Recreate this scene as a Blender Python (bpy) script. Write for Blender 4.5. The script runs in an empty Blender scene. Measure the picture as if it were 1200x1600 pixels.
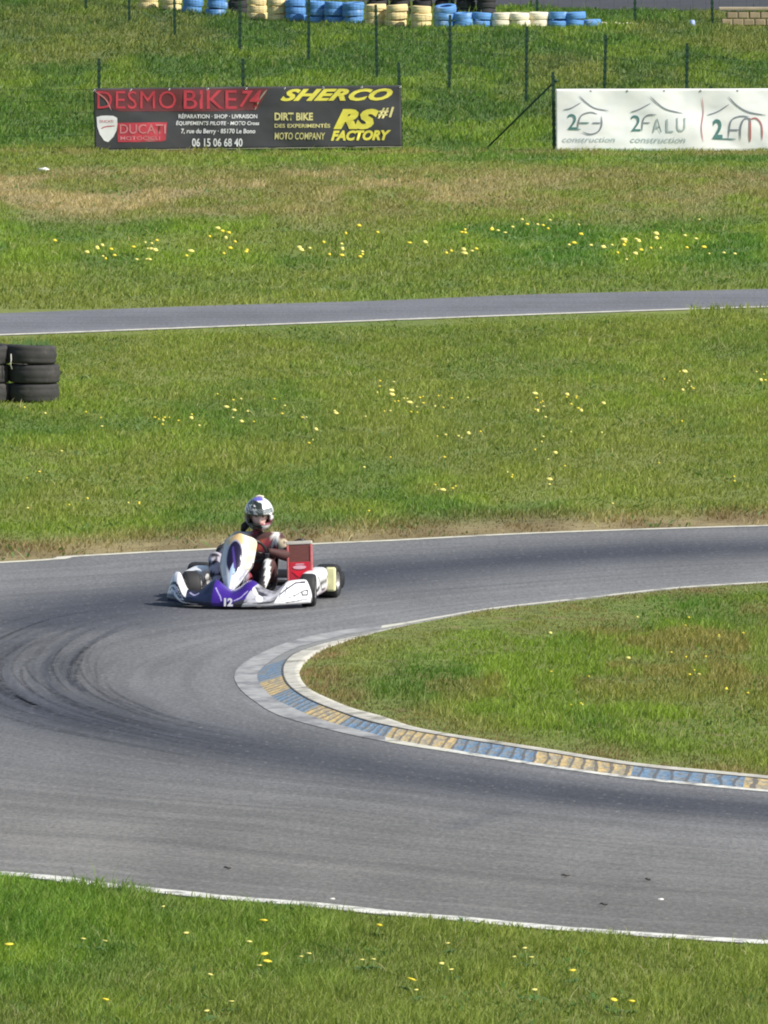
import bpy, bmesh, math, random
import numpy as np
from mathutils import Vector, Matrix
from mathutils.geometry import tessellate_polygon
rad = math.radians
rng = np.random.default_rng(7)
random.seed(7)
S = bpy.context.scene
COL = S.collection

# ------------------------------------------------------------------ camera
FP, HC = 19000.0, 7.9                      # focal length in photo pixels (1600 high), camera height
PITCH = math.atan(1360.0 / FP)
cam_d = bpy.data.cameras.new('camera')
cam = bpy.data.objects.new('camera', cam_d); COL.objects.link(cam)
cam.location = (0, 0, HC)
cam.rotation_euler = (math.pi / 2 - PITCH, 0, 0)
cam_d.sensor_fit = 'VERTICAL'; cam_d.sensor_height = 36.0
cam_d.lens = FP / 1600.0 * 36.0
cam_d.clip_start = 1.0; cam_d.clip_end = 9000.0
S.camera = cam
# ------------------------------------------------------------------ world + sun
SUN = Vector((0.78, -0.42, 0.80)).normalized()
w = bpy.data.worlds.new('World'); S.world = w; w.use_nodes = True
nt = w.node_tree; bg = nt.nodes['Background']
sky = nt.nodes.new('ShaderNodeTexSky'); sky.sky_type = 'NISHITA'; sky.sun_disc = False
sky.sun_elevation = math.asin(SUN.z); sky.sun_rotation = math.atan2(SUN.x, SUN.y)
nt.links.new(sky.outputs[0], bg.inputs[0]); bg.inputs[1].default_value = 0.085
sl = bpy.data.lights.new('sun', 'SUN'); sl.energy = 4.2; sl.angle = rad(0.5); sl.color = (1.0, 0.95, 0.86)
so = bpy.data.objects.new('sun', sl); COL.objects.link(so)
so.rotation_euler = SUN.to_track_quat('Z', 'Y').to_euler(); so.location = (60, -40, 80)
S.view_settings.view_transform = 'Standard'; S.view_settings.look = 'None'
S.view_settings.exposure = 0.45; S.view_settings.gamma = 1.0
S.cycles.max_bounces = 6; S.cycles.filter_width = 2.0

# ------------------------------------------------------------------ terrain + pixel helpers
def H(x, y):
    return 0.02 * np.clip(np.asarray(y, float) - 192.0, 0, 43.0) + 0 * np.asarray(x, float)
cp, sp_ = math.cos(PITCH), math.sin(PITCH)
def ray(px, py):
    u, v = (px - 600.0) / FP, (800.0 - py) / FP
    return np.array([u, cp + v * sp_, -sp_ + v * cp])
def W(px, py, z=0.0):                       # point of a level plane seen at a pixel
    d = ray(px, py); t = (z - HC) / d[2]
    return np.array([d[0] * t, d[1] * t, z])
def G(px, py):                              # point of the terrain seen at a pixel
    d = ray(px, py); t = (0 - HC) / d[2]
    for _ in range(30):
        t = (float(H(0, d[1] * t)) - HC) / d[2]
    return np.array([d[0] * t, d[1] * t, HC + d[2] * t])
def VX(px, py, D):                          # point at depth D seen at a pixel
    d = ray(px, py); t = D / d[1]
    return np.array([d[0] * t, D, HC + d[2] * t])

def catmull(P, n=12):
    P = np.asarray(P, float)
    E = np.vstack([2 * P[0] - P[1], P, 2 * P[-1] - P[-2]])
    out = []
    for i in range(1, len(E) - 2):
        a, b, c, d = E[i - 1], E[i], E[i + 1], E[i + 2]
        for t in np.linspace(0, 1, n, endpoint=False):
            out.append(0.5 * (2 * b + (c - a) * t + (2 * a - 5 * b + 4 * c - d) * t * t + (3 * b - a - 3 * c + d) * t ** 3))
    out.append(P[-1])
    return np.array(out)
def resample(P, fr):                        # points at arc fractions
    s = np.r_[0, np.cumsum(np.linalg.norm(np.diff(P[:, :2], axis=0), axis=1))]
    f = np.asarray(fr) * s[-1]
    return np.stack([np.interp(f, s, P[:, k]) for k in range(P.shape[1])], 1)
def arcfrac(P):
    s = np.r_[0, np.cumsum(np.linalg.norm(np.diff(P[:, :2], axis=0), axis=1))]
    return s / s[-1], s
def inpoly(x, y, poly):
    ins = np.zeros(len(x), bool); n = len(poly); j = n - 1
    for i in range(n):
        xi, yi, xj, yj = poly[i][0], poly[i][1], poly[j][0], poly[j][1]
        if yi != yj:
            c = ((yi > y) != (yj > y)) & (x < (xj - xi) * (y - yi) / (yj - yi) + xi)
            ins ^= c
        j = i
    return ins
def dist_poly(x, y, P):                     # distance to a polyline
    d = np.full(x.shape, 1e9)
    for a, b in zip(P[:-1], P[1:]):
        vx, vy = b[0] - a[0], b[1] - a[1]; L = vx * vx + vy * vy + 1e-12
        t = np.clip(((x - a[0]) * vx + (y - a[1]) * vy) / L, 0, 1)
        d = np.minimum(d, np.hypot(x - a[0] - t * vx, y - a[1] - t * vy))
    return d
_tab = rng.random((512, 512))
def vnoise(x, y):
    x = np.asarray(x, float); y = np.asarray(y, float)
    xi = np.floor(x).astype(int); yi = np.floor(y).astype(int)
    fx = x - xi; fy = y - yi; fx = fx * fx * (3 - 2 * fx); fy = fy * fy * (3 - 2 * fy)
    g = lambda i, j: _tab[i % 512, j % 512]
    return (g(xi, yi) * (1 - fx) + g(xi + 1, yi) * fx) * (1 - fy) + (g(xi, yi + 1) * (1 - fx) + g(xi + 1, yi + 1) * fx) * fy
def fbm(x, y, o=4):
    s = 0; a = 0.5; t = 0
    for k in range(o):
        s = s + a * vnoise(x * 2 ** k + 17.3 * k, y * 2 ** k + 9.1 * k); t += a; a *= 0.5
    return s / t
sstep = lambda a, b, x: np.clip((np.asarray(x, float) - a) / (b - a), 0, 1) ** 2 * (3 - 2 * np.clip((np.asarray(x, float) - a) / (b - a), 0, 1))
def srgb(r, g, b):
    f = lambda c: (c / 255 / 12.92) if c / 255 <= 0.04045 else ((c / 255 + 0.055) / 1.055) ** 2.4
    return (f(r), f(g), f(b))

# ------------------------------------------------------------------ materials
def mat(name, col, rough=0.6, var=0.15, scale=8.0, metal=0.0, attr=None, coat=0.0, bump=0.0, coord='Object', dirt=None, vec=(1, 1, 1), spec=0.5):
    m = bpy.data.materials.new(name); m.use_nodes = True; t = m.node_tree; N = t.nodes; Lk = t.links
    b = N['Principled BSDF']; b.inputs['Roughness'].default_value = rough; b.inputs['Metallic'].default_value = metal
    b.inputs['Coat Weight'].default_value = coat; b.inputs['Specular IOR Level'].default_value = spec
    tc = N.new('ShaderNodeTexCoord'); mp = N.new('ShaderNodeMapping'); Lk.new(tc.outputs[coord], mp.inputs[0]); mp.inputs['Scale'].default_value = vec
    nz = N.new('ShaderNodeTexNoise'); nz.inputs['Scale'].default_value = scale; nz.inputs['Detail'].default_value = 6
    Lk.new(mp.outputs[0], nz.inputs['Vector'])
    mr = N.new('ShaderNodeMapRange'); mr.inputs['From Min'].default_value = 0.25; mr.inputs['From Max'].default_value = 0.75
    mr.inputs['To Min'].default_value = 1 - var; mr.inputs['To Max'].default_value = 1 + var
    Lk.new(nz.outputs['Fac'], mr.inputs['Value'])
    if attr:
        src = N.new('ShaderNodeAttribute'); src.attribute_name = attr; csock = src.outputs['Color']
    else:
        src = N.new('ShaderNodeRGB'); src.outputs[0].default_value = (*col, 1); csock = src.outputs[0]
    if dirt:
        n2 = N.new('ShaderNodeTexNoise'); n2.inputs['Scale'].default_value = scale * 0.37; n2.inputs['Detail'].default_value = 8; n2.inputs['Roughness'].default_value = 0.7
        Lk.new(mp.outputs[0], n2.inputs['Vector'])
        cr = N.new('ShaderNodeMapRange'); cr.inputs['From Min'].default_value = dirt[1]; cr.inputs['From Max'].default_value = dirt[1] + 0.12
        Lk.new(n2.outputs['Fac'], cr.inputs['Value'])
        mx = N.new('ShaderNodeMix'); mx.data_type = 'RGBA'; Lk.new(cr.outputs[0], mx.inputs[0]); Lk.new(csock, mx.inputs[6]); mx.inputs[7].default_value = (*dirt[0], 1)
        csock = mx.outputs[2]
    mu = N.new('ShaderNodeMix'); mu.data_type = 'RGBA'; mu.blend_type = 'MULTIPLY'; mu.inputs[0].default_value = 1
    Lk.new(csock, mu.inputs[6]); Lk.new(mr.outputs[0], mu.inputs[7]); Lk.new(mu.outputs[2], b.inputs['Base Color'])
    if bump:
        bp = N.new('ShaderNodeBump'); bp.inputs['Strength'].default_value = bump; bp.inputs['Distance'].default_value = 0.01
        Lk.new(nz.outputs['Fac'], bp.inputs['Height']); Lk.new(bp.outputs[0], b.inputs['Normal'])
    return m

# ------------------------------------------------------------------ mesh helpers
class MB:
    def __init__(s): s.v = []; s.f = []; s.m = []
    def add(s, vs, fs, mi=0):
        o = len(s.v); s.v += [tuple(map(float, p)) for p in vs]; s.f += [tuple(i + o for i in f) for f in fs]; s.m += [mi] * len(fs); return s
    def box(s, c, d, mi=0, R=None, taper=1.0):
        P = []
        for z in (-.5, .5):
            k = taper if z > 0 else 1
            for x, y in ((-.5, -.5), (.5, -.5), (.5, .5), (-.5, .5)):
                p = Vector((x * d[0] * k, y * d[1] * k, z * d[2]))
                if R is not None: p = R @ p
                P.append(p + Vector(c))
        return s.add(P, [(3, 2, 1, 0), (4, 5, 6, 7), (0, 1, 5, 4), (1, 2, 6, 5), (2, 3, 7, 6), (3, 0, 4, 7)], mi)
    def tube(s, P, r, n=8, mi=0, closed=False, flat=None):
        P = [Vector(p) for p in P]; m = len(P); rs = r if isinstance(r, (list, tuple)) else [r] * m
        vs = []
        for i in range(m):
            a = P[i - 1] if (i > 0 or closed) else P[i]; b = P[(i + 1) % m] if (i < m - 1 or closed) else P[i]
            t = (b - a).normalized(); u = t.cross(Vector((0, 0, 1)))
            if u.length < .1: u = t.cross(Vector((1, 0, 0)))
            u.normalize(); w_ = u.cross(t)
            for k in range(n):
                q = 2 * math.pi * k / n
                vs.append(P[i] + rs[i] * (math.cos(q) * u + (flat or 1) * math.sin(q) * w_))
        fs = []
        for i in range(m if closed else m - 1):
            j = (i + 1) % m
            for k in range(n): fs.append((i * n + k, i * n + (k + 1) % n, j * n + (k + 1) % n, j * n + k))
        if not closed: fs += [tuple(range(n))[::-1], tuple((m - 1) * n + k for k in range(n))]
        return s.add(vs, fs, mi)
    def lathe(s, prof, n=32, axis='Z', c=(0, 0, 0), mi=0, closed=True, R=None):
        vs = []
        for k in range(n):
            q = 2 * math.pi * k / n
            for r, h in prof:
                p = (r * math.cos(q), r * math.sin(q), h)
                if axis == 'X': p = (h, p[0], p[1])
                if axis == 'Y': p = (p[0], h, p[1])
                p = Vector(p)
                if R is not None: p = R @ p
                vs.append(p + Vector(c))
        m = len(prof); fs = []
        for k in range(n):
            k2 = (k + 1) % n
            for i in range(m if closed else m - 1):
                j = (i + 1) % m; fs.append((k * m + i, k * m + j, k2 * m + j, k2 * m + i))
        return s.add(vs, fs, mi)
    def ball(s, c, r, mi=0, n=10):
        rr = r if isinstance(r, (tuple, list)) else (r, r, r); vs = []; fs = []
        for i in range(n + 1):
            a = math.pi * i / n
            for k in range(2 * n):
                q = math.pi * k / n
                vs.append((c[0] + rr[0] * math.sin(a) * math.cos(q), c[1] + rr[1] * math.sin(a) * math.sin(q), c[2] + rr[2] * math.cos(a)))
        for i in range(n):
            for k in range(2 * n): fs.append((i * 2 * n + k, (i + 1) * 2 * n + k, (i + 1) * 2 * n + (k + 1) % (2 * n), i * 2 * n + (k + 1) % (2 * n)))
        return s.add(vs, fs, mi)
    def build(s, name, mats, parent=None, smooth=True, cols=None, bevel=0, loc=None):
        me = bpy.data.meshes.new(name); me.from_pydata(s.v, [], s.f); 
        for m in (mats if isinstance(mats, (list, tuple)) else [mats]): me.materials.append(m)
        me.polygons.foreach_set('material_index', s.m)
        me.polygons.foreach_set('use_smooth', [smooth] * len(s.f))
        if cols is not None:
            a = me.color_attributes.new('Col', 'FLOAT_COLOR', 'POINT'); c = np.ones((len(s.v), 4), np.float32); c[:, :3] = cols; a.data.foreach_set('color', c.ravel())
        bm = bmesh.new(); bm.from_mesh(me); bmesh.ops.recalc_face_normals(bm, faces=bm.faces); bm.to_mesh(me); bm.free()
        o = bpy.data.objects.new(name, me); COL.objects.link(o)
        if parent is not None: o.parent = parent
        if loc is not None: o.location = loc
        if bevel:
            b = o.modifiers.new('bevel', 'BEVEL'); b.width = bevel; b.segments = 2; b.limit_method = 'ANGLE'
        return o
def tag(o, label=None, cat=None, group=None, kind=None):
    if label: o['label'] = label
    if cat: o['category'] = cat
    if group: o['group'] = group
    if kind: o['kind'] = kind
    return o
def empty(name, loc=(0, 0, 0), rz=0.0):
    o = bpy.data.objects.new(name, None); COL.objects.link(o); o.location = loc; o.rotation_euler = (0, 0, rz); o.empty_display_size = 0.1; return o
def grid_mesh(name, P, mats, mi=None, col=None, uv=None, kind='structure', smooth=True):
    n, m = P.shape[:2]; me = bpy.data.meshes.new(name)
    idx = np.arange(n * m).reshape(n, m)
    F = np.stack([idx[:-1, :-1], idx[1:, :-1], idx[1:, 1:], idx[:-1, 1:]], -1).reshape(-1, 4)
    a = P[F[0, 1] // m, F[0, 1] % m] - P[0, 0]; b = P[F[0, 3] // m, F[0, 3] % m] - P[0, 0]
    mid = F[len(F) // 2]; V = P.reshape(-1, 3)
    nz = np.cross(V[mid[1]] - V[mid[0]], V[mid[3]] - V[mid[0]])[2]
    if nz < 0: F = F[:, ::-1]
    me.vertices.add(n * m); me.vertices.foreach_set('co', V.astype(np.float32).ravel())
    me.loops.add(F.size); me.loops.foreach_set('vertex_index', F.astype(np.int32).ravel())
    me.polygons.add(len(F)); me.polygons.foreach_set('loop_start', np.arange(0, F.size, 4, dtype=np.int32))
    me.polygons.foreach_set('use_smooth', np.full(len(F), smooth))
    for q in (mats if isinstance(mats, (list, tuple)) else [mats]): me.materials.append(q)
    if mi is not None: me.polygons.foreach_set('material_index', mi.astype(np.int32).ravel())
    if uv is not None:
        l = me.uv_layers.new(name='UVMap'); l.data.foreach_set('uv', uv.reshape(-1, 2)[F.ravel()].astype(np.float32).ravel())
    if col is not None:
        at = me.color_attributes.new('Col', 'FLOAT_COLOR', 'POINT'); c = np.ones((n * m, 4), np.float32); c[:, :3] = col.reshape(-1, 3); at.data.foreach_set('color', c.ravel())
    me.update(calc_edges=True); me.validate()
    o = bpy.data.objects.new(name, me); COL.objects.link(o)
    if kind: o['kind'] = kind
    return o

# ------------------------------------------------------------------ layout curves (apron edge A, kerb outer B, kerb inner C, grass edge D)
ST = [((1400,899),(1400,901),(1400,902),(1400,904)), ((1200,909),(1200,911),(1200,912),(1200,914)),
 ((1057,918),(1057,920),(1057,922),(1057,924)), ((913,934),(913,936),(913,938),(913,940)), ((770,950),(770,952),(770,954),(771,956)),
 ((684,964),(684,966.5),(686,968),(686,971)), ((612,976),(610,980),(613,981.5),(619,984)), ((530,986),(526,996),(540,997),(553,1000)),
 ((457,1002),(457,1015),(487,1011),(507,1014)), ((398,1026),(417,1038),(457,1024),(482,1028)), ((368,1050),(402,1056),(444,1041),(469,1044)),
 ((372,1073),(410,1074),(446,1061),(470,1061)), ((396,1095),(429,1092),(461,1078),(485,1078)), ((433,1117),(461,1108),(488,1094),(513,1092)),
 ((497,1136),(500,1124),(528,1110),(550,1107)), ((560,1151),(560,1141),(577,1126),(597,1120)), ((628,1164),(628,1158),(640,1140),(645,1136)),
 ((698,1175),(698,1170.5),(710,1152),(712,1149)), ((842,1197),(842,1193.5),(850,1174),(852,1170.5)), ((985,1217),(985,1213.5),(990,1196),(991,1192.5)),
 ((1128,1231.5),(1128,1228),(1132,1210),(1132,1206.5)), ((1200,1238),(1200,1235),(1204,1217),(1204,1213.5)), ((1400,1256),(1400,1253),(1404,1236),(1404,1232.5))]
kz = lambda s: 0.004 + 0.034 * float(sstep(5.5, 9.5, s))
cur = [[], [], [], []]
for i, st in enumerate(ST):
    zz = (0.004, 0.006 if i < 9 else 0.010, kz(i), kz(i) + 0.004)
    for k in range(4): cur[k].append(W(st[k][0], st[k][1], zz[k]))
def extend(P, L=26):
    P = [np.array(p) for p in P]
    a = P[0] - P[2]; a[2] = 0; a /= np.linalg.norm(a); b = P[-1] - P[-3]; b[2] = 0; b /= np.linalg.norm(b)
    return a, b
ea, eb = extend(cur[0])
NS = 16
cv = []
for k in range(4):
    Q = catmull(cur[k], NS); f_ = np.linspace(1, 0, NS, endpoint=False)[:, None]
    cv.append(np.vstack([Q[0] + ea * 26 * f_, Q, Q[-1] + eb * 26 * (f_[::-1])]))
cA, cB, cC, cD = cv
stn = np.arange(len(cA)) / NS - 1            # station parameter along the curves
out_px_far = [(1400, 815), (1200, 820.5), (1040, 825), (815, 833), (600, 844), (500, 848.5), (320, 857.5), (190, 864), (90, 870), (0, 878)]
out_px_near = [(0, 1369), (110, 1382), (222, 1394), (350, 1407), (467, 1416), (583, 1429), (694, 1438), (850, 1453), (1030, 1466), (1200, 1477), (1400, 1492)]
far_w = [W(*p, 0.004) for p in out_px_far]; near_w = [W(*p, 0.004) for p in out_px_near]
lead = [far_w[0] + (far_w[0] - far_w[2]) / np.linalg.norm(far_w[0] - far_w[2]) * 26]
tail = [near_w[-1] + (near_w[-1] - near_w[-3]) / np.linalg.norm(near_w[-1] - near_w[-3]) * 26]
bend = [np.array((x, y, 0.004)) for x, y in ((-7.3, 101.6), (-10.6, 97.6), (-12, 92), (-11, 86.4), (-7.8, 81.6), (-4.6, 78.9))]
cO = catmull(far_w + bend + near_w, 10); f_ = np.linspace(1, 0, 10, endpoint=False)[:, None]
cO = np.vstack([cO[0] + (lead[0] - cO[0]) * f_, cO, cO[-1] + (tail[0] - cO[-1]) * f_[::-1]])
TRACK = np.vstack([cO[:, :2], cD[::-1, :2]])
ISLE = cD[:, :2]
# further asphalt lane
ln_top = [W(*p) for p in ((-500, 508), (0, 490), (300, 479), (600, 470), (850, 460), (1200, 452), (1700, 441))]
ln_bot = [W(*p) for p in ((-500, 541), (0, 525), (200, 517.5), (600, 502), (850, 492.5), (1065, 485), (1200, 481), (1700, 467))]
FAR = np.array([G(560 + i * 25, 6 + min(max(560 + i * 25 - 640, 0) * .03, 12))[:2] for i in range(60)]); FAR = np.vstack([FAR, FAR[::-1] * 1.05])
cT = catmull(ln_top, 8); cU = catmull(ln_bot, 8)
LANE = np.vstack([cT[:, :2], cU[::-1, :2]])

# ------------------------------------------------------------------ vegetation colour of a place (albedo)
FRESH, LUSH, OLIVE, DRY, TAN, SOIL = [np.array(c) for c in ((.220, .315, .042), (.105, .215, .036), (.255, .285, .068), (.310, .270, .115), (.48, .38, .22), (.27, .175, .105))]
def veg(x, y):
    x = np.asarray(x, float); y = np.asarray(y, float)
    n1 = fbm(x * 0.9 + 3, y * 0.22 + 11, 4); n2 = fbm(x * 2.6 + 40, y * 0.7 + 5, 4); n3 = fbm(x * 0.28, y * 0.09 + 70, 3)
    mix = lambda a, b, t: a * (1 - t[..., None]) + b * t[..., None]
    c = np.broadcast_to(FRESH, x.shape + (3,)).copy()
    c = mix(c, LUSH, sstep(.42, .62, n1) * .9)
    c = mix(c, np.array((.25, .37, .045)), (y < 80) * .45)
    c = mix(c, LUSH * .9, (1 - sstep(78, 80, y)) * sstep(.40, .6, n2) * .6)
    c = mix(c, OLIVE, sstep(.45, .65, n3) * .7)
    mid = sstep(106, 112, y) * (1 - sstep(150, 153, y))
    c = mix(c, OLIVE, mid * (.35 + .4 * sstep(.4, .6, n2)) * (1 - .4 * sstep(.45, .6, n1)))
    c = mix(c, OLIVE, sstep(126, 141, y) * (1 - sstep(152, 156, y)) * .45)
    # dry belt in front of the banners
    belt = sstep(163, 171, y + 5 * (n3 - .5)) * (1 - sstep(180, 186, y + 6 * (n1 - .5)))
    c = mix(c, DRY, belt * (.30 + .5 * sstep(.35, .6, n2)))
    c = mix(c, TAN, belt * sstep(.44, .60, n1) * (.85 - .45 * sstep(-2, 4, x)))
    strip = np.exp(-((y - 188.3) / 1.1) ** 2); c = mix(c, DRY, strip * sstep(.35, .6, n2) * .8)
    # bank
    bank = sstep(189, 192, y)
    c = mix(c, LUSH * np.array([.95, .85, 1.1]), bank * (.35 + .55 * sstep(.35, .55, n1)) * (1 - .6 * sstep(.5, .6, n2))); c = c * (1 - .06 * bank[..., None])
    c = mix(c, LUSH * .9, bank * (1 - sstep(-5.5, -3.8, x)) * (1 - sstep(200, 208, y)) * .7)
    c = mix(c, DRY * .8, bank * sstep(.52, .7, n3) * sstep(206, 214, y) * .3)
    # bare verge along the far edge of the track
    dO = dist_poly(x, y, cO[::4])
    verge = (y > 96) * (1 - sstep(.5, 2.9, dO + 1.6 * (n2 - .5)))
    c = mix(c, SOIL, verge * .85); c = mix(c, TAN, verge * sstep(.42, .6, n2) * .6)
    # worn patches inside the hairpin
    isl = (y > 83) * (y < 103) * (dO > 3.5)
    c = mix(c, np.array((.29, .205, .085)), isl * sstep(.49, .60, fbm(x * 1.6 + 9, y * .45, 4)) * sstep(87, 93, y) * .65)
    dD = dist_poly(x, y, cD[::3]); c = mix(c, SOIL * 1.1, isl * (1 - sstep(.1, .9, dD + .8 * (n2 - .5))) * .75)
    return c

# ------------------------------------------------------------------ ground sheet
def axis(lo, hi, step, far):
    a = list(np.arange(lo, hi + 1e-6, step)); g = step
    while a[-1] < far: g *= 1.5; a.append(a[-1] + g)
    g = step
    while a[0] > -far: g *= 1.5; a.insert(0, a[0] - g)
    return np.array(a)
gx, gy = axis(-14, 14, .25, 6000), axis(62, 245, .4, 6000)
X, Y = np.meshgrid(gx, gy, indexing='ij')
gcol = veg(X, Y) * np.array((.70, .72, .60))
m_ground = mat('ground_mat', (1, 1, 1), .95, .35, 9.0, attr='Col', bump=.6)
grid_mesh('ground', np.stack([X, Y, H(X, Y)], -1), m_ground, col=gcol)
# raised soil inside the hairpin
pts = [Vector((p[0], p[1], .026)) for p in cD]
tri = tessellate_polygon([pts])
mb = MB(); mb.add(pts, tri); me_o = mb.build('island_soil', mat('soil_mat', (.15, .19, .035), .95, .4, 6.0, bump=.5, dirt=((.20, .15, .07), .55)), smooth=False); me_o['kind'] = 'structure'

# ------------------------------------------------------------------ asphalt
def asphalt(name, base, rubber=True):
    m = bpy.data.materials.new(name); m.use_nodes = True; t = m.node_tree; N = t.nodes; L = t.links; b = N['Principled BSDF']
    uv = N.new('ShaderNodeUVMap'); tc = N.new('ShaderNodeTexCoord')
    def noise(src, scale, vec, det=5, ro=.6):
        mp = N.new('ShaderNodeMapping'); mp.inputs['Scale'].default_value = vec; L.new(src, mp.inputs[0])
        n = N.new('ShaderNodeTexNoise'); n.inputs['Scale'].default_value = scale; n.inputs['Detail'].default_value = det; n.inputs['Roughness'].default_value = ro
        L.new(mp.outputs[0], n.inputs['Vector']); return n.outputs['Fac']
    def rng_(s, a, c, d, e):
        r = N.new('ShaderNodeMapRange'); r.inputs['From Min'].default_value = a; r.inputs['From Max'].default_value = c; r.inputs['To Min'].default_value = d; r.inputs['To Max'].default_value = e; L.new(s, r.inputs['Value']); return r.outputs[0]
    def math_(op, p, q):
        r = N.new('ShaderNodeMath'); r.operation = op
        for i, s in enumerate((p, q)):
            if isinstance(s, float): r.inputs[i].default_value = s
            else: L.new(s, r.inputs[i])
        return r.outputs[0]
    grain = noise(tc.outputs['Object'], 30, (1, .35, 1), 6, .75)
    blot = noise(tc.outputs['Object'], .9, (1, .3, 1), 5)
    streak = noise(uv.outputs['UV'], 1.0, (.14, 5.0, 1), 7, .7)
    f = math_('MULTIPLY', rng_(grain, .3, .7, .62, 1.38), rng_(blot, .3, .7, .86, 1.14))
    f = math_('MULTIPLY', f, rng_(streak, .3, .7, .76, 1.24))
    a = N.new('ShaderNodeAttribute'); a.attribute_name = 'Col'
    mu = N.new('ShaderNodeMix'); mu.data_type = 'RGBA'; mu.blend_type = 'MULTIPLY'; mu.inputs[0].default_value = 1
    L.new(a.outputs['Color'], mu.inputs[6]); L.new(f, mu.inputs[7])
    speck = noise(tc.outputs['Object'], 22, (1, .5, 1), 2, .5)
    mx = N.new('ShaderNodeMix'); mx.data_type = 'RGBA'; L.new(rng_(speck, .65, .70, 0, .4), mx.inputs[0]); L.new(mu.outputs[2], mx.inputs[6]); mx.inputs[7].default_value = (.33, .32, .29, 1)
    L.new(mx.outputs[2], b.inputs['Base Color']); b.inputs['Roughness'].default_value = .82; b.inputs['Specular IOR Level'].default_value = .35
    bp = N.new('ShaderNodeBump'); bp.inputs['Strength'].default_value = .5; bp.inputs['Distance'].default_value = .006; L.new(grain, bp.inputs['Height']); L.new(bp.outputs[0], b.inputs['Normal'])
    return m
m_asph = asphalt('asphalt_mat', .13)
fr, sA = arcfrac(cA)
# match the outer curve to the inner one by the same stations, dense
frO, sO = arcfrac(cO)
key_in = [0, stn.searchsorted(1) , stn.searchsorted(10.5), stn.searchsorted(21), len(cA) - 1]
iO = lambda px: int(np.argmin(np.linalg.norm(cO[:, :2] - px[:2], axis=1)))
key_out = [0, iO(far_w[1]), iO(np.array((-12., 92.))), iO(near_w[-2]), len(cO) - 1]
NL, NW = 1500, 240
tt = np.linspace(0, 1, NL)
kf = np.array([fr[i] for i in key_in]); ko = np.array([frO[i] for i in key_out])
PI_ = resample(cA, tt); PO = resample(cO, np.interp(tt, kf, ko))
wv = np.linspace(0, 1, NW)[None, :, None]
P = PI_[:, None, :] * (1 - wv) + PO[:, None, :] * wv
P[..., 2] = 0.004
x, y = P[..., 0], P[..., 1]
_x, _y = x, y
sel = (x > -6) & (x < 7)
xs_, ys_ = x[sel], y[sel]
def dp(P):
    d = np.full(x.shape, 1e9); d[sel] = dist_poly(xs_, ys_, P); return d
def pl(pts): return catmull([W(*p) for p in pts], 6)
rub = np.zeros(x.shape)
main = [((1700, 838), 1.3), ((1300, 853), 1.3), ((1100, 858), 1.3), ((900, 868), 1.3), ((750, 879), 1.3), ((600, 893), 1.1), ((450, 912), .9), ((300, 930), .8), ((180, 943), .7), ((60, 975), .55)]
m1 = pl([q for q, _ in main]); d = dp(m1[::2])
nst = fbm(x * .5, y * .14, 3)
rub = np.maximum(rub, np.exp(-(d / 1.15) ** 2) * .95)
m2 = pl([(-40, 1085), (60, 1105), (150, 1128), (280, 1150), (400, 1172), (550, 1195), (700, 1217), (880, 1240), (1050, 1256), (1200, 1268), (1500, 1290)])
d = dp(m2[::2]); rub = np.maximum(rub, np.exp(-(d / .85) ** 2) * .95)
m3 = pl([(250, 945), (90, 962), (20, 985), (-40, 1020), (-45, 1060), (0, 1090), (80, 1115), (200, 1140)])
d = dp(m3[::2]); rub = np.maximum(rub, np.exp(-(d / .55) ** 2) * .6)
for pts_, wd, amp in (([(250, 950), (130, 965), (45, 998), (12, 1030), (10, 1055), (40, 1088), (110, 1118), (250, 1152)], .06, .9),
                      ([(215, 962), (120, 992), (80, 1025), (72, 1050), (85, 1078), (120, 1103), (180, 1128)], .055, .85),
                      ([(180, 985), (125, 1015), (108, 1040), (110, 1062), (132, 1082)], .035, .9),
                      ([(160, 975), (100, 1000), (62, 1030), (52, 1060), (75, 1090), (130, 1115)], .045, .6),
                      ([(60, 975), (10, 1010), (-12, 1045), (10, 1080), (60, 1108), (150, 1140), (250, 1166)], .07, .8),
                      ([(330, 945), (190, 968), (120, 1000), (95, 1040), (105, 1075), (160, 1105), (260, 1130)], .09, .45),
                      ([(40, 1103), (90, 1120), (160, 1138), (240, 1153), (330, 1165)], .05, .9),
                      ([(700, 1296), (745, 1282), (800, 1270), (880, 1260)], .12, .35),
                      ([(1400, 868), (1000, 873), (800, 886), (640, 905)], .25, .3)):
    d = dp(pl(pts_)[::2]); rub = np.maximum(rub, np.exp(-(d / wd) ** 2) * amp * (.6 + .6 * fbm(x * 3, y * .8, 3)))
light = np.array((.176, .177, .180)); dark = np.array((.050, .054, .068))
rub = np.clip(rub * (.75 + .5 * nst), 0, 1)
base = light * (1 - .16 * sstep(.4, .6, fbm(x * .35, y * .1, 3)))[..., None]
# paler swept asphalt beside the apron and at the outer edges
dA = dist_poly(x, y, cA[::4]); base = base * (1 + .18 * np.exp(-(dA / .7) ** 2))[..., None]
warm = np.exp(-((dist_poly(x, y, pl([(-300, 1290), (300, 1330), (700, 1390), (1400, 1450)])[::2])) / 4.0) ** 2)
base = base * (1 + warm[..., None] * (np.array((.06, .02, -.06))))
ccol = base * (1 - rub[..., None]) + dark * rub[..., None]
lenw = np.linalg.norm(PO - PI_, axis=1)
uv = np.stack([np.repeat((tt * sA[-1])[:, None], NW, 1), wv[0, :, 0][None, :] * lenw.mean() * np.ones((NL, 1))], -1)
grid_mesh('track', P, m_asph, col=ccol, uv=uv)
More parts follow.
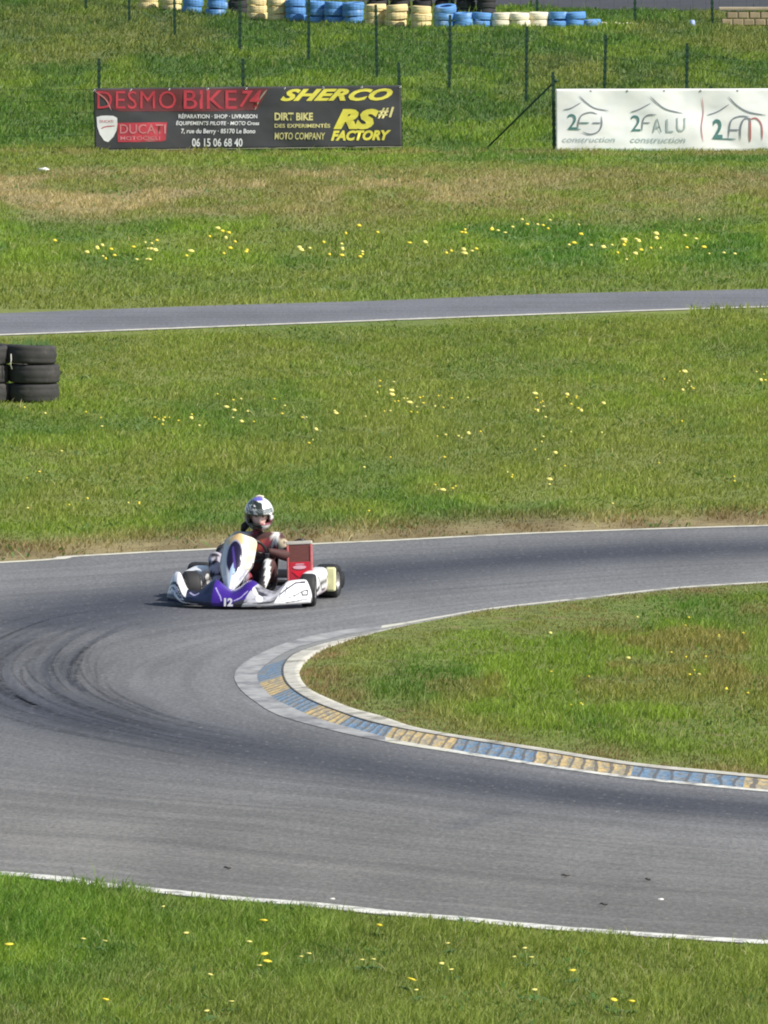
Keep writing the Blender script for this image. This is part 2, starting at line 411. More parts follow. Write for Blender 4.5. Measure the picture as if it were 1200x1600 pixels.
# separate tyre marks laid on the bend
def marks():
    o1 = pl([(300, 944), (130, 962), (30, 995), (-30, 1035), (-30, 1065), (20, 1098), (110, 1128), (260, 1160), (420, 1188)])
    o2 = pl([(330, 952), (215, 972), (150, 1000), (118, 1030), (116, 1056), (135, 1082), (185, 1106), (270, 1132), (400, 1158)])
    r2 = np.random.default_rng(5); V_, F_, U_ = [], [], []
    a1, a2 = resample(o1, np.linspace(0, 1, 200)), resample(o2, np.linspace(0, 1, 200))
    for k in range(60):
        f = r2.random() * 2.0 - .6; df = r2.normal() * .16; lo = r2.random() * .7; hi = min(1, lo + .25 + .40 * r2.random()); n = 70
        q = np.linspace(lo, hi, n); m1_, m2_ = resample(a1, q), resample(a2, q); ff = (f + df * (np.linspace(0, 1, n) - .5))[:, None]
        C = m1_ * (1 - ff) + m2_ * ff; Tn = np.gradient(C[:, :2], axis=0); Tn /= np.linalg.norm(Tn, axis=1)[:, None]; Nn = np.stack([-Tn[:, 1], Tn[:, 0]], 1)
        wd = (.022 + .05 * r2.random() ** 2) / 2; o0 = len(V_)
        z = .0062 + k * .00006
        for i in range(n):
            for sgn in (-1, 1): V_.append((C[i, 0] + sgn * wd * Nn[i, 0], C[i, 1] + sgn * wd * Nn[i, 1], z)); U_.append((i / (n - 1), (sgn + 1) / 2, .35 + .65 * r2.random() if i == 0 and sgn < 0 else U_[-1][2] if i or sgn > 0 else .5))
        F_ += [(o0 + 2 * i, o0 + 2 * i + 1, o0 + 2 * i + 3, o0 + 2 * i + 2) for i in range(n - 1)]
    a = MB(); a.add(V_, F_); u = np.array(U_)
    m = bpy.data.materials.new('rubber_mark'); m.use_nodes = True; N = m.node_tree.nodes; L = m.node_tree.links; b = N['Principled BSDF']; b.inputs['Base Color'].default_value = (.022, .022, .026, 1); b.inputs['Roughness'].default_value = .7
    at = N.new('ShaderNodeAttribute'); at.attribute_name = 'Col'; tc = N.new('ShaderNodeTexCoord'); mp = N.new('ShaderNodeMapping'); mp.inputs['Scale'].default_value = (1, .3, 1); L.new(tc.outputs['Object'], mp.inputs[0])
    nz = N.new('ShaderNodeTexNoise'); nz.inputs['Scale'].default_value = 14; nz.inputs['Detail'].default_value = 6; L.new(mp.outputs[0], nz.inputs['Vector'])
    r = N.new('ShaderNodeMapRange'); r.inputs['From Min'].default_value = .22; r.inputs['From Max'].default_value = .62; L.new(nz.outputs['Fac'], r.inputs['Value'])
    sp = N.new('ShaderNodeSeparateColor'); L.new(at.outputs['Color'], sp.inputs[0]); mm = N.new('ShaderNodeMath'); mm.operation = 'MULTIPLY'; L.new(sp.outputs[0], mm.inputs[0]); L.new(r.outputs[0], mm.inputs[1]); L.new(mm.outputs[0], b.inputs['Alpha'])
    fade = np.sin(np.pi * u[:, 0]) ** .7 * u[:, 2] ** 1.5 * .36
    o = a.build('tyre_marks', m, cols=np.stack([fade] * 3, 1)); o['kind'] = 'structure'
marks()
# lane further back
n_ = len(cT); tl = np.linspace(0, 1, 200); a_, b_ = resample(cT, tl), resample(cU, tl); wq = np.linspace(0, 1, 30)[None, :, None]
P = a_[:, None] * (1 - wq) + b_[:, None] * wq; P[..., 2] = .004
lc = np.array((.175, .178, .195)) * (1 - .15 * np.exp(-((wq[..., 0] - .55) / .25) ** 2) * np.ones((200, 1)))[..., None]
grid_mesh('back_lane', P, m_asph, col=lc, uv=P[..., :2].copy())

# ------------------------------------------------------------------ painted lines
m_white = mat('line_paint', (.72, .71, .64), .7, .2, 14, dirt=((.26, .26, .24), .50))
m_white_old = mat('worn_line_paint', (.62, .60, .50), .8, .2, 9, dirt=((.24, .23, .20), .53))
def line_strip(name, C, width, side, m, z=.008, jit=.02):
    T = np.gradient(C[:, :2], axis=0); T /= np.linalg.norm(T, axis=1)[:, None]; Nn = np.stack([-T[:, 1], T[:, 0]], 1) * side
    k = np.linspace(0, 1, 4)[None, :, None]; j = (vnoise(np.arange(len(C)) * .7, np.zeros(len(C)) + side * 9.3) - .5)[:, None, None] * jit
    P = np.zeros((len(C), 4, 3)); P[..., :2] = C[:, None, :2] + Nn[:, None, :] * (k * width + j * (k > .5) + .02); P[..., 2] = z
    return grid_mesh(name, P, m)
seg = (cO[:, 1] > 92)
farO = resample(cO[seg], np.linspace(0, 1, 500)); nearO = resample(cO[~seg], np.linspace(0, 1, 500))
line_strip('far_edge_line', farO, .13, 1, m_white_old)
line_strip('near_edge_line', nearO, .20, 1, m_white)
lb = resample(cU, np.linspace(0, 1, 400)); line_strip('lane_edge_line', lb, .20, 1, m_white_old)

# ------------------------------------------------------------------ kerb
m_conc = mat('pale_concrete', (.36, .36, .355), .85, .28, 7, dirt=((.20, .20, .21), .47), bump=.2)
m_border = mat('border_concrete', (.52, .50, .43), .8, .25, 7, dirt=((.22, .21, .17), .52), bump=.3)
m_dark = mat('gutter_dark', (.10, .10, .095), .9, .3, 12)  # dark tone of the thin gutter strip between kerb and border
def worn(name, c, c2):
    m = mat(name, c, .7, .35, 22, coord='UV', dirt=(c2, .45), vec=(1, 1, 1), bump=.3)
    t = m.node_tree; N = t.nodes; L = t.links; b = N['Principled BSDF']; src = b.inputs['Base Color'].links[0].from_socket
    wv_ = N.new('ShaderNodeTexWave'); wv_.inputs['Scale'].default_value = 1.9; wv_.inputs['Distortion'].default_value = 5; wv_.inputs['Detail'].default_value = 3; wv_.bands_direction = 'X'
    tc = N.new('ShaderNodeTexCoord'); L.new(tc.outputs['UV'], wv_.inputs['Vector'])
    r = N.new('ShaderNodeMapRange'); r.inputs['From Min'].default_value = .84; r.inputs['From Max'].default_value = .90; r.inputs['To Max'].default_value = .8; L.new(wv_.outputs['Fac'], r.inputs['Value'])
    mx = N.new('ShaderNodeMix'); mx.data_type = 'RGBA'; L.new(r.outputs[0], mx.inputs[0]); L.new(src, mx.inputs[6]); mx.inputs[7].default_value = (.13, .13, .13, 1)
    L.new(mx.outputs[2], b.inputs['Base Color'])
    bp = b.inputs['Normal'].links[0].from_node; bp.inputs['Strength'].default_value = .5; bp.inputs['Distance'].default_value = .006; b.inputs['Roughness'].default_value = .95; b.inputs['Specular IOR Level'].default_value = .1; L.new(wv_.outputs['Fac'], bp.inputs['Height']); return m
m_blue = worn('worn_blue_paint', (.16, .26, .38), (.24, .25, .25)); m_yel = worn('worn_yellow_paint', (.56, .42, .20), (.34, .31, .24))
m_grey = mat('kerb_grey', (.26, .26, .25), .85, .2, 9, bump=.2)
def strip(name, C1, C2, mats, mif, wall=None, uvw=.3, nsub=4):
    k = np.linspace(0, 1, nsub)[None, :, None]; P = C1[:, None] * (1 - k) + C2[:, None] * k
    if wall is not None:
        e = P[:, -1:].copy(); e[..., 2] = wall; P = np.concatenate([P, e], 1)
    m = P.shape[1]; s = arcfrac(C1)[1]
    uv = np.stack([np.repeat(s[:, None], m, 1), np.linspace(0, uvw, m)[None, :] * np.ones((len(C1), 1))], -1)
    mi = np.repeat(np.array([mif(q) for q in stn[:-1] + .5 / NS])[:, None], m - 1, 1)
    return grid_mesh(name, P, mats, mi=mi, uv=uv, smooth=True)
lift = lambda C, dz: C + np.array((0, 0, dz))
strip('kerb_apron', lift(cA, .004), lift(cB, .004), [m_white_old, m_conc, m_white], lambda q: 0 if q < 6.2 or 15.6 < q < 17.0 else (1 if q < 15.6 else 2))
bnd = [9.2, 10.6, 11.75, 13.4, 14.5, 15.65, 17.05, 17.95, 19.0, 20.5, 22.2, 40]
def kc(q):
    if q < bnd[0]: return 2
    return sum(q > b for b in bnd[1:]) % 2
strip('kerb', lift(cB, .002), lift(cC, -.003), [m_blue, m_yel, m_grey], kc)
jn = cC + (cC - cD) * .10; jn[:, 2] = cC[:, 2]
strip('kerb_joint', jn, lift(cC, .001), [m_dark], lambda q: 0, nsub=2)
strip('kerb_border', lift(cC, .002), lift(cD, .006), [m_border], lambda q: 0, wall=0.0)

# ------------------------------------------------------------------ grass (uncountable): one object
def blades():
    V = []; C = []; 
    def zone(n, x0f, x1f, y0, y1, h, wd, dens_fn=None):
        y_ = np.sqrt(rng.random(n) * (y1 ** 2 - y0 ** 2) + y0 ** 2)
        x_ = (rng.random(n) * (x1f - x0f) + x0f) * y_ 
        keep = ~inpoly(x_, y_, TRACK[::2]) & ~inpoly(x_, y_, LANE) & ~((y_ > 232) & inpoly(x_, y_, FAR))
        ragged = 0
        x_, y_ = x_[keep], y_[keep]
        return x_, y_, h, wd
    F = 600.0 / FP
    Z = [zone(215000, -F - .018, F + .018, 67.5, 79.5, .062, .0055), zone(250000, -F - .016, F + .016, 83, 103.5, .050, .007),
         zone(400000, -F - .013, F + .013, 100, 143, .044, .009), zone(240000, -F - .010, F + .010, 144, 192, .050, .013),
         zone(190000, -F - .009, F + .009, 192, 242, .075, .018)]
    vs = []; cs = []
    for x_, y_, h, wd in Z:
        n = len(x_)
        clump = fbm(x_ * 2.4 + 5, y_ * 1.1 + 3, 4); big = fbm(x_ * .7 + 31, y_ * .25, 3)
        isl = inpoly(x_, y_, ISLE[::2])
        dO = dist_poly(x_, y_, cO[::5]); dD = dist_poly(x_, y_, cD[::4])
        verge = (y_ > 96) * (y_ < 120) * (1 - sstep(.2, 1.6, dO + .8 * (clump - .5)))
        keep = (rng.random(n) > verge * .75) & ((rng.random(n) < .5 + .9 * clump))
        hh = h * (.62 + .95 * sstep(.3, .75, clump)) * (.75 + .5 * big) * (.6 + .7 * rng.random(n)) * (1 - .45 * verge)
        tall = rng.random(n) < .012; hh = np.where(tall, hh * 1.9, hh)
        fa = (y_ > 93) & isl; hh = hh * np.where(fa, .35 + .65 * sstep(.3, 2.2, dD), 1.0) * np.where(~fa & isl, .55 + .45 * sstep(.1, .8, dD), 1.0)
        dU = dist_poly(x_, y_, cU[::3]); low = (y_ < 148) & (y_ > 138); pxx = x_ / y_ * FP + 600; tuft = (pxx > 1078)
        hh = hh * np.where(low & ~tuft, .3 + .7 * sstep(.3, 2.8, dU), 1.0) * np.where(low & tuft & (dU < 1.2), 2.2, 1.0)
        if h == .062: hh = hh * (.55 + .45 * sstep(.1, .9, dO))
        if h == .062:      # a tussock that hides part of the near line
            px = x_ / y_ * FP + 600
            hh *= 1 + 1.7 * np.exp(-((px - 142) / 72) ** 4) * (1 - sstep(.1, .8, dO))
        x_, y_, hh, isl, clump = x_[keep], y_[keep], hh[keep], isl[keep], clump[keep]; n = len(x_)
        z_ = H(x_, y_) + np.where(isl, .026, 0) - .004
        a = rng.random(n) * math.pi * 2; wx, wy = np.cos(a) * wd / 2, np.sin(a) * wd / 2
        wsc = .7 + .8 * rng.random(n); wx *= wsc; wy *= wsc
        lx = (rng.normal(size=n) * .42 + .18) * hh; ly = rng.normal(size=n) * .42 * hh
        b = np.stack([x_, y_, z_], 1); wv2 = np.stack([wx, wy, 0 * wx], 1); l = np.stack([lx, ly, 0 * lx], 1); up = np.stack([0 * hh, 0 * hh, hh], 1)
        v = np.stack([b - wv2, b + wv2, b + up * .6 + l * .35 + wv2 * .85, b + up * .6 + l * .35 - wv2 * .85, b + up * .96 + l], 1)
        c = veg(x_, y_)
        br = (.78 + .4 * rng.random(n)) * (.62 + .78 * clump)
        c = c * br[:, None]
        yel = rng.random(n) < .07; c[yel] = c[yel] * .4 + np.array((.30, .27, .11)) * .6
        vs.append(v.reshape(-1, 3)); cs.append(np.repeat(c, 5, 0))
    for (n, y0, y1, h, wd, base) in ((5200, 67.5, 79, .045, .022, (.10, .20, .05)), (3000, 67.5, 79, .085, .004, (.42, .37, .2)), (4200, 84, 102, .045, .022, (.12, .20, .05)), (2600, 84, 102, .09, .005, (.42, .35, .18)),
                                (9000, 104, 142, .05, .028, (.13, .21, .06)), (5000, 104, 142, .085, .007, (.46, .42, .2)), (6000, 146, 188, .06, .035, (.14, .22, .06)), (3500, 146, 192, .10, .010, (.46, .40, .2)), (5000, 192, 232, .12, .04, (.11, .17, .06))):
        y_ = np.sqrt(rng.random(n) * (y1 ** 2 - y0 ** 2) + y0 ** 2); x_ = (rng.random(n) * 2 - 1) * (F + .012) * y_
        k_ = ~inpoly(x_, y_, TRACK[::2]) & ~inpoly(x_, y_, LANE) & (fbm(x_ * 1.9 + 90, y_ * .7 + wd * 900, 3) > .53)
        x_, y_ = x_[k_], y_[k_]; n = len(x_); hh = h * (.5 + .8 * rng.random(n)); a = rng.random(n) * 6.28
        edge = np.minimum(dist_poly(x_, y_, cD[::4]), dist_poly(x_, y_, cU[::3])); hh = hh * (.3 + .7 * sstep(.2, 1.5, edge))
        z_ = H(x_, y_) + np.where(inpoly(x_, y_, ISLE[::2]), .026, 0) - .003; wv2 = np.stack([np.cos(a) * wd / 2, np.sin(a) * wd / 2, 0 * a], 1); l = np.stack([rng.normal(size=n) * .8 * hh, rng.normal(size=n) * .8 * hh, 0 * a], 1)
        b = np.stack([x_, y_, z_], 1); up = np.stack([0 * hh, 0 * hh, hh], 1)
        v = np.stack([b - wv2 * .3, b + wv2 * .3, b + up * .6 + l * .5 + wv2, b + up * .6 + l * .5 - wv2, b + up * .9 + l], 1)
        vs.append(v.reshape(-1, 3)); cs.append(np.repeat(np.array(base)[None, :] * (.7 + .6 * rng.random(n))[:, None], 5, 0))
    v = np.concatenate(vs).astype(np.float32); c = np.concatenate(cs); nb = len(v) // 5
    me = bpy.data.meshes.new('grass'); me.vertices.add(len(v)); me.vertices.foreach_set('co', v.ravel())
    t = np.array([0, 1, 2, 0, 2, 3, 3, 2, 4])[None, :] + 5 * np.arange(nb)[:, None]
    me.loops.add(t.size); me.loops.foreach_set('vertex_index', t.astype(np.int32).ravel())
    me.polygons.add(t.size // 3); me.polygons.foreach_set('loop_start', np.arange(0, t.size, 3, dtype=np.int32))
    at = me.color_attributes.new('Col', 'FLOAT_COLOR', 'POINT'); cc = np.ones((len(v), 4), np.float32); cc[:, :3] = c; at.data.foreach_set('color', cc.ravel())
    m = bpy.data.materials.new('grass_blades'); m.use_nodes = True; N = m.node_tree.nodes; L = m.node_tree.links; b = N['Principled BSDF']
    at = N.new('ShaderNodeAttribute'); at.attribute_name = 'Col'; L.new(at.outputs['Color'], b.inputs['Base Color']); b.inputs['Roughness'].default_value = .55; b.inputs['Specular IOR Level'].default_value = .3
    tr = N.new('ShaderNodeBsdfTranslucent'); mu = N.new('ShaderNodeMix'); mu.data_type = 'RGBA'; mu.blend_type = 'MULTIPLY'; mu.inputs[0].default_value = 1
    L.new(at.outputs['Color'], mu.inputs[6]); mu.inputs[7].default_value = (1.25, 1.35, .6, 1); L.new(mu.outputs[2], tr.inputs[0])
    ms = N.new('ShaderNodeMixShader'); ms.inputs[0].default_value = .38; L.new(b.outputs[0], ms.inputs[1]); L.new(tr.outputs[0], ms.inputs[2]); L.new(ms.outputs[0], N['Material Output'].inputs[0])
    me.materials.append(m); me.update(calc_edges=True)
    o = bpy.data.objects.new('grass', me); COL.objects.link(o); tag(o, 'green grass of verges, meadow and bank', 'grass', kind='stuff')
blades()

# ------------------------------------------------------------------ dandelions
m_pet = mat('petal_yellow', (.82, .66, .05), .6, .15, 60); m_pale = mat('petal_pale', (.80, .72, .20), .6, .15, 60); m_stem = mat('stem_green', (.13, .2, .05), .6, .2, 40)
m_leafg = mat('leaf_green', (.10, .19, .045), .5, .25, 30)
def flower_head(mbb, r, z, mi=0, nseg=14, dome=.35):
    vs = [(0, 0, z + r * dome)]; fs = []
    for ring, (rr, zz) in enumerate(((r * .6, z + r * (dome * .85 + .05)), (r, z + r * .12))):
        for k in range(nseg):
            q = 2 * math.pi * k / nseg; j = 1 + .14 * ((k % 2) * 2 - 1) * (ring == 1)
            vs.append((rr * j * math.cos(q), rr * j * math.sin(q), zz))
    vs.append((0, 0, z - r * .3)); e = len(vs) - 1
    for k in range(nseg):
        k2 = (k + 1) % nseg
        fs += [(0, 1 + k, 1 + k2), (1 + k, 1 + nseg + k, 1 + nseg + k2, 1 + k2), (1 + nseg + k, e, 1 + nseg + k2)]
    mbb.add(vs, fs, mi)
def proto_flower(r, h, m):
    o = empty('dandelion')
    a = MB(); flower_head(a, r, h); a.build('flower_head', m, o)
    s_ = MB(); s_.tube([(0, 0, 0), (.004, 0, h * .5), (0, 0, h * .98)], .0028, 6); s_.build('stem', m_stem, o)
    l = MB()
    for k in range(7):
        q = k * .9 + .3; L_ = .06 + .02 * (k % 3); c, s2 = math.cos(q), math.sin(q)
        l.add([(0, 0, .01), (c * L_ * .5 - s2 * .012, s2 * L_ * .5 + c * .012, .035), (c * L_, s2 * L_, .02), (c * L_ * .5 + s2 * .012, s2 * L_ * .5 - c * .012, .035)], [(0, 1, 2, 3)])
    l.build('leaf', m_leafg, o); return o
near_px = [(15,1476),(128,1467),(160,1470),(160,1562),(260,1416),(292,1457),(411,1439),(388,1471),(417,1490),(415,1502),(405,1509),(470,1495),(481,1490),(324,1522),
 (590,1446),(566,1500),(582,1499),(636,1530),(688,1506),(325,1579),(362,1565),(702,1474),(690,1505),(707,1515),(807,1495),(830,1496),(822,1481),(896,1517),(835,1546),(955,1561),(985,1565),(652,1547)]
big = {(15,1476),(160,1562),(411,1439),(417,1490),(415,1502),(590,1446),(636,1530),(955,1561),(985,1565),(896,1517)}
pA = proto_flower(.027, .085, m_pet); pB = proto_flower(.017, .075, m_pale); first = {0: True, 1: True}
def dup(o):
    r_ = o.copy(); COL.objects.link(r_)
    for ch in list(o.children):
        c = ch.copy(); COL.objects.link(c); c.parent = r_
    return r_
for p in near_px:
    kind_ = 0 if p in big else 1; pr = (pA, pB)[kind_]
    o = pr if first[kind_] else dup(pr); first[kind_] = False
    g = W(p[0], p[1] + 4, 0.0); zt = .085
    g = W(p[0], p[1], zt if kind_ == 0 else .075); o.location = (g[0], g[1], 0); o.rotation_euler = (rng.normal() * .12, rng.normal() * .12, rng.random() * 6); s_ = .85 + .35 * rng.random(); o.scale = (s_, s_, 1)
    if kind_ == 0: tag(o, 'bright yellow open dandelion in the near grass verge', 'flower', 'bright dandelions in the near verge')
    else: tag(o, 'small pale half-open dandelion in the near grass verge', 'flower', 'pale dandelions in the near verge')
def small_flower(name, n, r, h, m):
    a = MB()
    for k in range(n):
        q = rng.random() * 6.28; d_ = (.0 if k == 0 else r * 3.0) * rng.random() ** .5
        sub = MB(); flower_head(sub, r * (.6 + .6 * rng.random()), h * (.8 + .35 * rng.random()), nseg=8, dome=.95)
        a.add([(v[0] + d_ * math.cos(q), v[1] + d_ * math.sin(q), v[2]) for v in sub.v], sub.f, 0)
    a.add([(-.003, 0, 0), (.003, 0, 0), (.002, 0, h), (-.002, 0, h)], [(0, 1, 2, 3)], 1)
    me = a.build(name, [m, m_stem]); return me
def scatter(clusters, label, group, r, h, flat=.35):
    ps = [small_flower('dandelion', 1, r * 1.0, h, m_pet), small_flower('dandelion', 1, r * .9, h * .8, m_pale), small_flower('dandelion', 1, r * 1.25, h * 1.1, m_pale)]
    used = [False] * 3
    for (px, py, sx, sy, n) in clusters:
        for _ in range(n):
            k = int(rng.choice([0, 1, 2], p=(.5, .3, .2)))
            o = ps[k] if not used[k] else ps[k].copy()
            if used[k]: COL.objects.link(o)
            used[k] = True
            x_, y_ = px + rng.normal() * sx * 1.25, py + rng.normal() * sy * 1.5
            g = G(x_, y_); o.location = (g[0], g[1], g[2]); o.rotation_euler = (0, 0, rng.random() * 6); s_ = .7 + .6 * rng.random(); o.scale = (s_ * (1 + .15 * rng.random()), s_, .8 + .3 * rng.random())
            tag(o, label, 'flower', group)
scatter([(600, 615, 8, 3, 4), (655, 636, 30, 5, 16), (610, 655, 25, 5, 6), (700, 684, 22, 5, 5), (880, 637, 22, 5, 12), (845, 655, 10, 5, 4), (1070, 612, 12, 5, 6), (1180, 606, 16, 4, 5), (1062, 590, 6, 3, 2),
         (275, 666, 22, 2, 9), (360, 638, 12, 6, 5), (330, 672, 20, 5, 3), (430, 662, 30, 3, 5), (520, 662, 14, 3, 3), (445, 640, 20, 5, 2), (795, 754, 8, 4, 3), (690, 776, 10, 3, 3), (860, 771, 6, 3, 2), (845, 716, 10, 8, 3),
         (215, 796, 6, 5, 3), (150, 800, 6, 4, 1), (1145, 762, 6, 3, 2), (680, 716, 30, 10, 3), (930, 692, 20, 6, 2), (60, 650, 30, 4, 4), (120, 690, 30, 10, 3), (490, 690, 10, 8, 3), (100, 765, 50, 15, 4), (1000, 715, 90, 35, 7), (560, 760, 80, 25, 4)],
        'yellow dandelion in the meadow behind the track', 'dandelions in the meadow behind the track', .023, .075)
scatter([(350, 382, 14, 4, 7), (150, 402, 12, 4, 6), (95, 390, 6, 3, 1), (232, 402, 20, 6, 9), (215, 418, 10, 3, 3), (345, 402, 30, 4, 5), (510, 403, 22, 5, 8), (560, 409, 8, 3, 3), (570, 372, 20, 5, 3), (845, 358, 16, 5, 6), (770, 368, 18, 3, 7), (715, 372, 10, 3, 2),
         (725, 402, 12, 3, 6), (635, 390, 10, 4, 2), (1000, 395, 24, 8, 14), (945, 394, 12, 4, 4), (880, 392, 10, 3, 2), (1120, 402, 16, 5, 4), (1075, 370, 14, 6, 3), (930, 370, 30, 6, 3)],
        'yellow dandelion in the grass beyond the back lane', 'dandelions beyond the back lane', .031, .10)
scatter([(990, 974, 4, 3, 1), (868, 1003, 6, 3, 1), (1115, 1008, 12, 3, 4), (1080, 988, 8, 4, 2), (1090, 1035, 40, 8, 4), (1136, 1096, 2, 1, 2), (1170, 1095, 8, 3, 1), (890, 1112, 10, 3, 3), (1080, 1063, 20, 5, 3), (905, 1070, 40, 10, 2)],
        'yellow dandelion in the grass inside the hairpin', 'dandelions inside the hairpin', .019, .075)

# ------------------------------------------------------------------ small litter
m_twig = mat('twig_brown', (.05, .045, .04), .9, .2, 30); m_stone = mat('stone_white', (.72, .70, .66), .8, .15, 20)
def twig(px, py, L, ang, label):
    L *= .65; a = MB(); n = 7; P = [(L * (k / 6 - .5), .012 * math.sin(k * 1.7), .014 + .004 * math.sin(k)) for k in range(n)]
    a.tube(P, [.003, .005, .007, .006, .007, .005, .003], 7); o = a.build('rubber_crumb', m_twig); g = W(px, py); o.location = (g[0], g[1], .004); o.rotation_euler = (0, 0, ang); tag(o, label, 'debris')
twig(943, 1417, .075, .05, 'short black rubber crumb on the grey asphalt near the near white line'); twig(883, 1372, .09, .5, 'thin dark twig on the asphalt, leftmost of the crumbs at lower right'); twig(1012, 1378, .06, -.5, 'small dark bent crumb lying on asphalt at the right'); twig(355, 1360, .07, .1, 'small dark crumb on the asphalt at the lower left')
def stone(px, py, r, label, loc=None, m=None):
    a = MB(); a.ball((0, 0, 0), (r, r * .7, r * .45), n=8)
    a.v = [(v[0] * (1 + .25 * math.sin(v[1] * 90 + 1)), v[1], v[2] * (1 + .2 * math.sin(v[0] * 70))) for v in a.v]
    o = a.build('stone', m or m_stone); g = loc if loc is not None else W(px, py); o.location = (g[0], g[1], g[2] + r * .35); tag(o, label, 'stone')
stone(1032, 1407, .018, 'small white stone on the asphalt at lower right'); stone(519, 1406, .016, 'small pale stone on the asphalt near the near white line')
stone(68, 267, .075, 'flat white stone in the dry grass at upper left', loc=G(68, 268))

# ------------------------------------------------------------------ tyres
m_rub = mat('old_rubber', (.036, .034, .034), .8, .3, 9, dirt=((.075, .068, .06), .55), bump=.3)
def tyre_mesh(name, R_, r_, hgt, m, groove=True):
    b = hgt / 2; prof = [(r_, -b * .75), (r_ + .02, -b * .95), ((R_ + r_) / 2, -b), (R_ * .93, -b * .93), (R_ * .985, -b * .72)]
    ks = 6
    for k in range(ks):
        z0 = -b * .62 + k * (b * 1.24 / ks); z1 = z0 + b * 1.24 / ks
        prof += [(R_, z0 + .002), (R_, z1 - .008), (R_ - .007, z1 - .006), (R_ - .007, z1)] if groove else [(R_ * (1.0 - .05 * ((k - 2.5) / 3) ** 2), z0 + b * .1)]
    prof += [(R_ * .985, b * .72), (R_ * .93, b * .93), ((R_ + r_) / 2, b), (r_ + .02, b * .95), (r_, b * .75), (r_ + .035, b * .55), (R_ * .88, b * .4), (R_ * .88, -b * .4), (r_ + .035, -b * .55)]
    a = MB(); a.lathe(prof, 40); return a.build(name, m, smooth=not groove)
g0 = G(52, 631)
def sc(y): return FP / y
R0 = 41 / sc(g0[1])
tp = tyre_mesh('tyre', R0, R0 * .56, .196, m_rub, groove=False); used = False
lv = ['bottom', 'middle', 'top']
for si, (px, py, rr) in enumerate(((51, 630, ((0, 0), (1.5, 0), (-4, 0))), (-28, 630, ((4, 0), (2, 0), (4, 0))))):
    g = G(px, py); g[1] += R0
    for k in range(3):
        o = tp if not used else tp.copy()
        if used: COL.objects.link(o)
        used = True
        o.location = (g[0] + rr[k][0] / 151, g[1], .098 + k * .199); o.rotation_euler = (rng.normal() * .012, (.0, -.015, .045)[k] * (1 if si == 0 else -1), rng.random() * 6)
        tag(o, f'worn black tyre, {lv[k]} of the ' + ('whole stack near the left edge' if si == 0 else 'stack cut off by the left edge'), 'tyre', 'black tyres stacked in the meadow')
gg = G(51, 630)
a = MB()
for k in range(60):
    q = rng.random() * 6.28; d_ = R0 * .8 * rng.random() ** .5; x_, y_ = d_ * math.cos(q), d_ * math.sin(q) ; hh = .05 + .06 * rng.random(); lx = rng.normal() * .03
    a.add([(x_ - .008, y_, 0), (x_ + .008, y_, 0), (x_ + lx, y_ + .01, hh)], [(0, 1, 2)])
o = a.build('weed', m_leafg, smooth=False); o.location = (gg[0], gg[1] + R0, .58); tag(o, 'green weeds sprouting on top of the black tyre stack', 'weed')
a = MB(); a.tube([(0, 0, 0), (.004, -.01, -.06), (-.004, -.012, -.11), (.01, -.008, -.16)], .006, 6)
o = a.build('strap', mat('strap_white', (.6, .58, .52), .8, .2, 30)); gs = VX(17, 553, gg[1] - .0 + .05); o.location = gs; tag(o, 'pale frayed strap hanging between the black tyre stacks', 'strap')

# painted tyre wall far behind
m_ty = mat('tyre_yellow', (.74, .60, .30), .75, .22, 6, dirt=((.42, .36, .24), .60)); m_tb = mat('tyre_blue', (.10, .27, .58), .7, .25, 5, dirt=((.35, .45, .58), .58)); m_tk = mat('tyre_black', (.03, .03, .033), .85, .3, 6); m_tw = mat('tyre_cream', (.76, .70, .54), .8, .2, 6, dirt=((.5, .42, .28), .6))
stacks = []       # px centre, base py, width px, rows, colour
for x_, yb, c in ((232, 15, 'yellow'), (268, 17, 'yellow'), (301, 21, 'blue'), (338, 25, 'blue'), (402, 31, 'yellow'), (433, 33, 'yellow'),
                  (462, 34, 'blue'), (493, 36, 'blue'), (523, 37, 'blue'), (553, 38, 'blue'), (586, 41, 'yellow'), (620, 42, 'yellow'), (626, 43, 'yellow'), (657, 44, 'yellow'),
                  (694, 43, 'blue'), (724, 43, 'blue'), (753, 43, 'blue'), (783, 43, 'cream'), (812, 43, 'cream'), (841, 42, 'cream'), (872, 42, 'blue'), (900, 42, 'blue'), (925, 42, 'blue')):
    stacks.append((x_, yb, c))
stacks = [s_ for s_ in stacks if s_[0] != 626]
mats_t = {'yellow': m_ty, 'blue': m_tb, 'cream': m_tw, 'black': m_tk}; protos = {}
rows_by = {872: 3, 900: 3, 925: 2, 841: 3, 753: 2.6, 783: 2.6}
ordn = ['first', 'second', 'third', 'fourth', 'fifth', 'sixth', 'seventh', 'eighth', 'ninth', 'tenth', 'eleventh', 'twelfth']
cnt = {}
def far_tyre(c, x, y, z, label, tilt=0.0):
    if c not in protos:
        protos[c] = tyre_mesh('painted_tyre' if c != 'black' else 'tyre', .200, .10, .138, mats_t[c], groove=False); o = protos[c]
    else:
        o = protos[c].copy(); COL.objects.link(o)
    o.location = (x, y, z); o.rotation_euler = (rng.normal() * .05, tilt + rng.normal() * .06, rng.random() * 6); s_ = .93 + .11 * rng.random(); o.scale = (s_, s_, .95 + .07 * rng.random())
    tag(o, label, 'tyre', f'{c} tyres of the far tyre wall')
for (x_, yb, c) in stacks:
    g = G(x_, yb); cnt[c] = cnt.get(c, 0) + 1; rows = 1 if x_ == 925 else (2 if x_ >= 724 else 3)
    for k in range(rows):
        far_tyre(c, g[0] + rng.normal() * .012, g[1] + .18, g[2] + .068 + k * .137, f'{c} painted tyre, {["bottom", "middle", "top"][k]} of the {ordn[cnt[c] - 1]} {c} stack from the left')
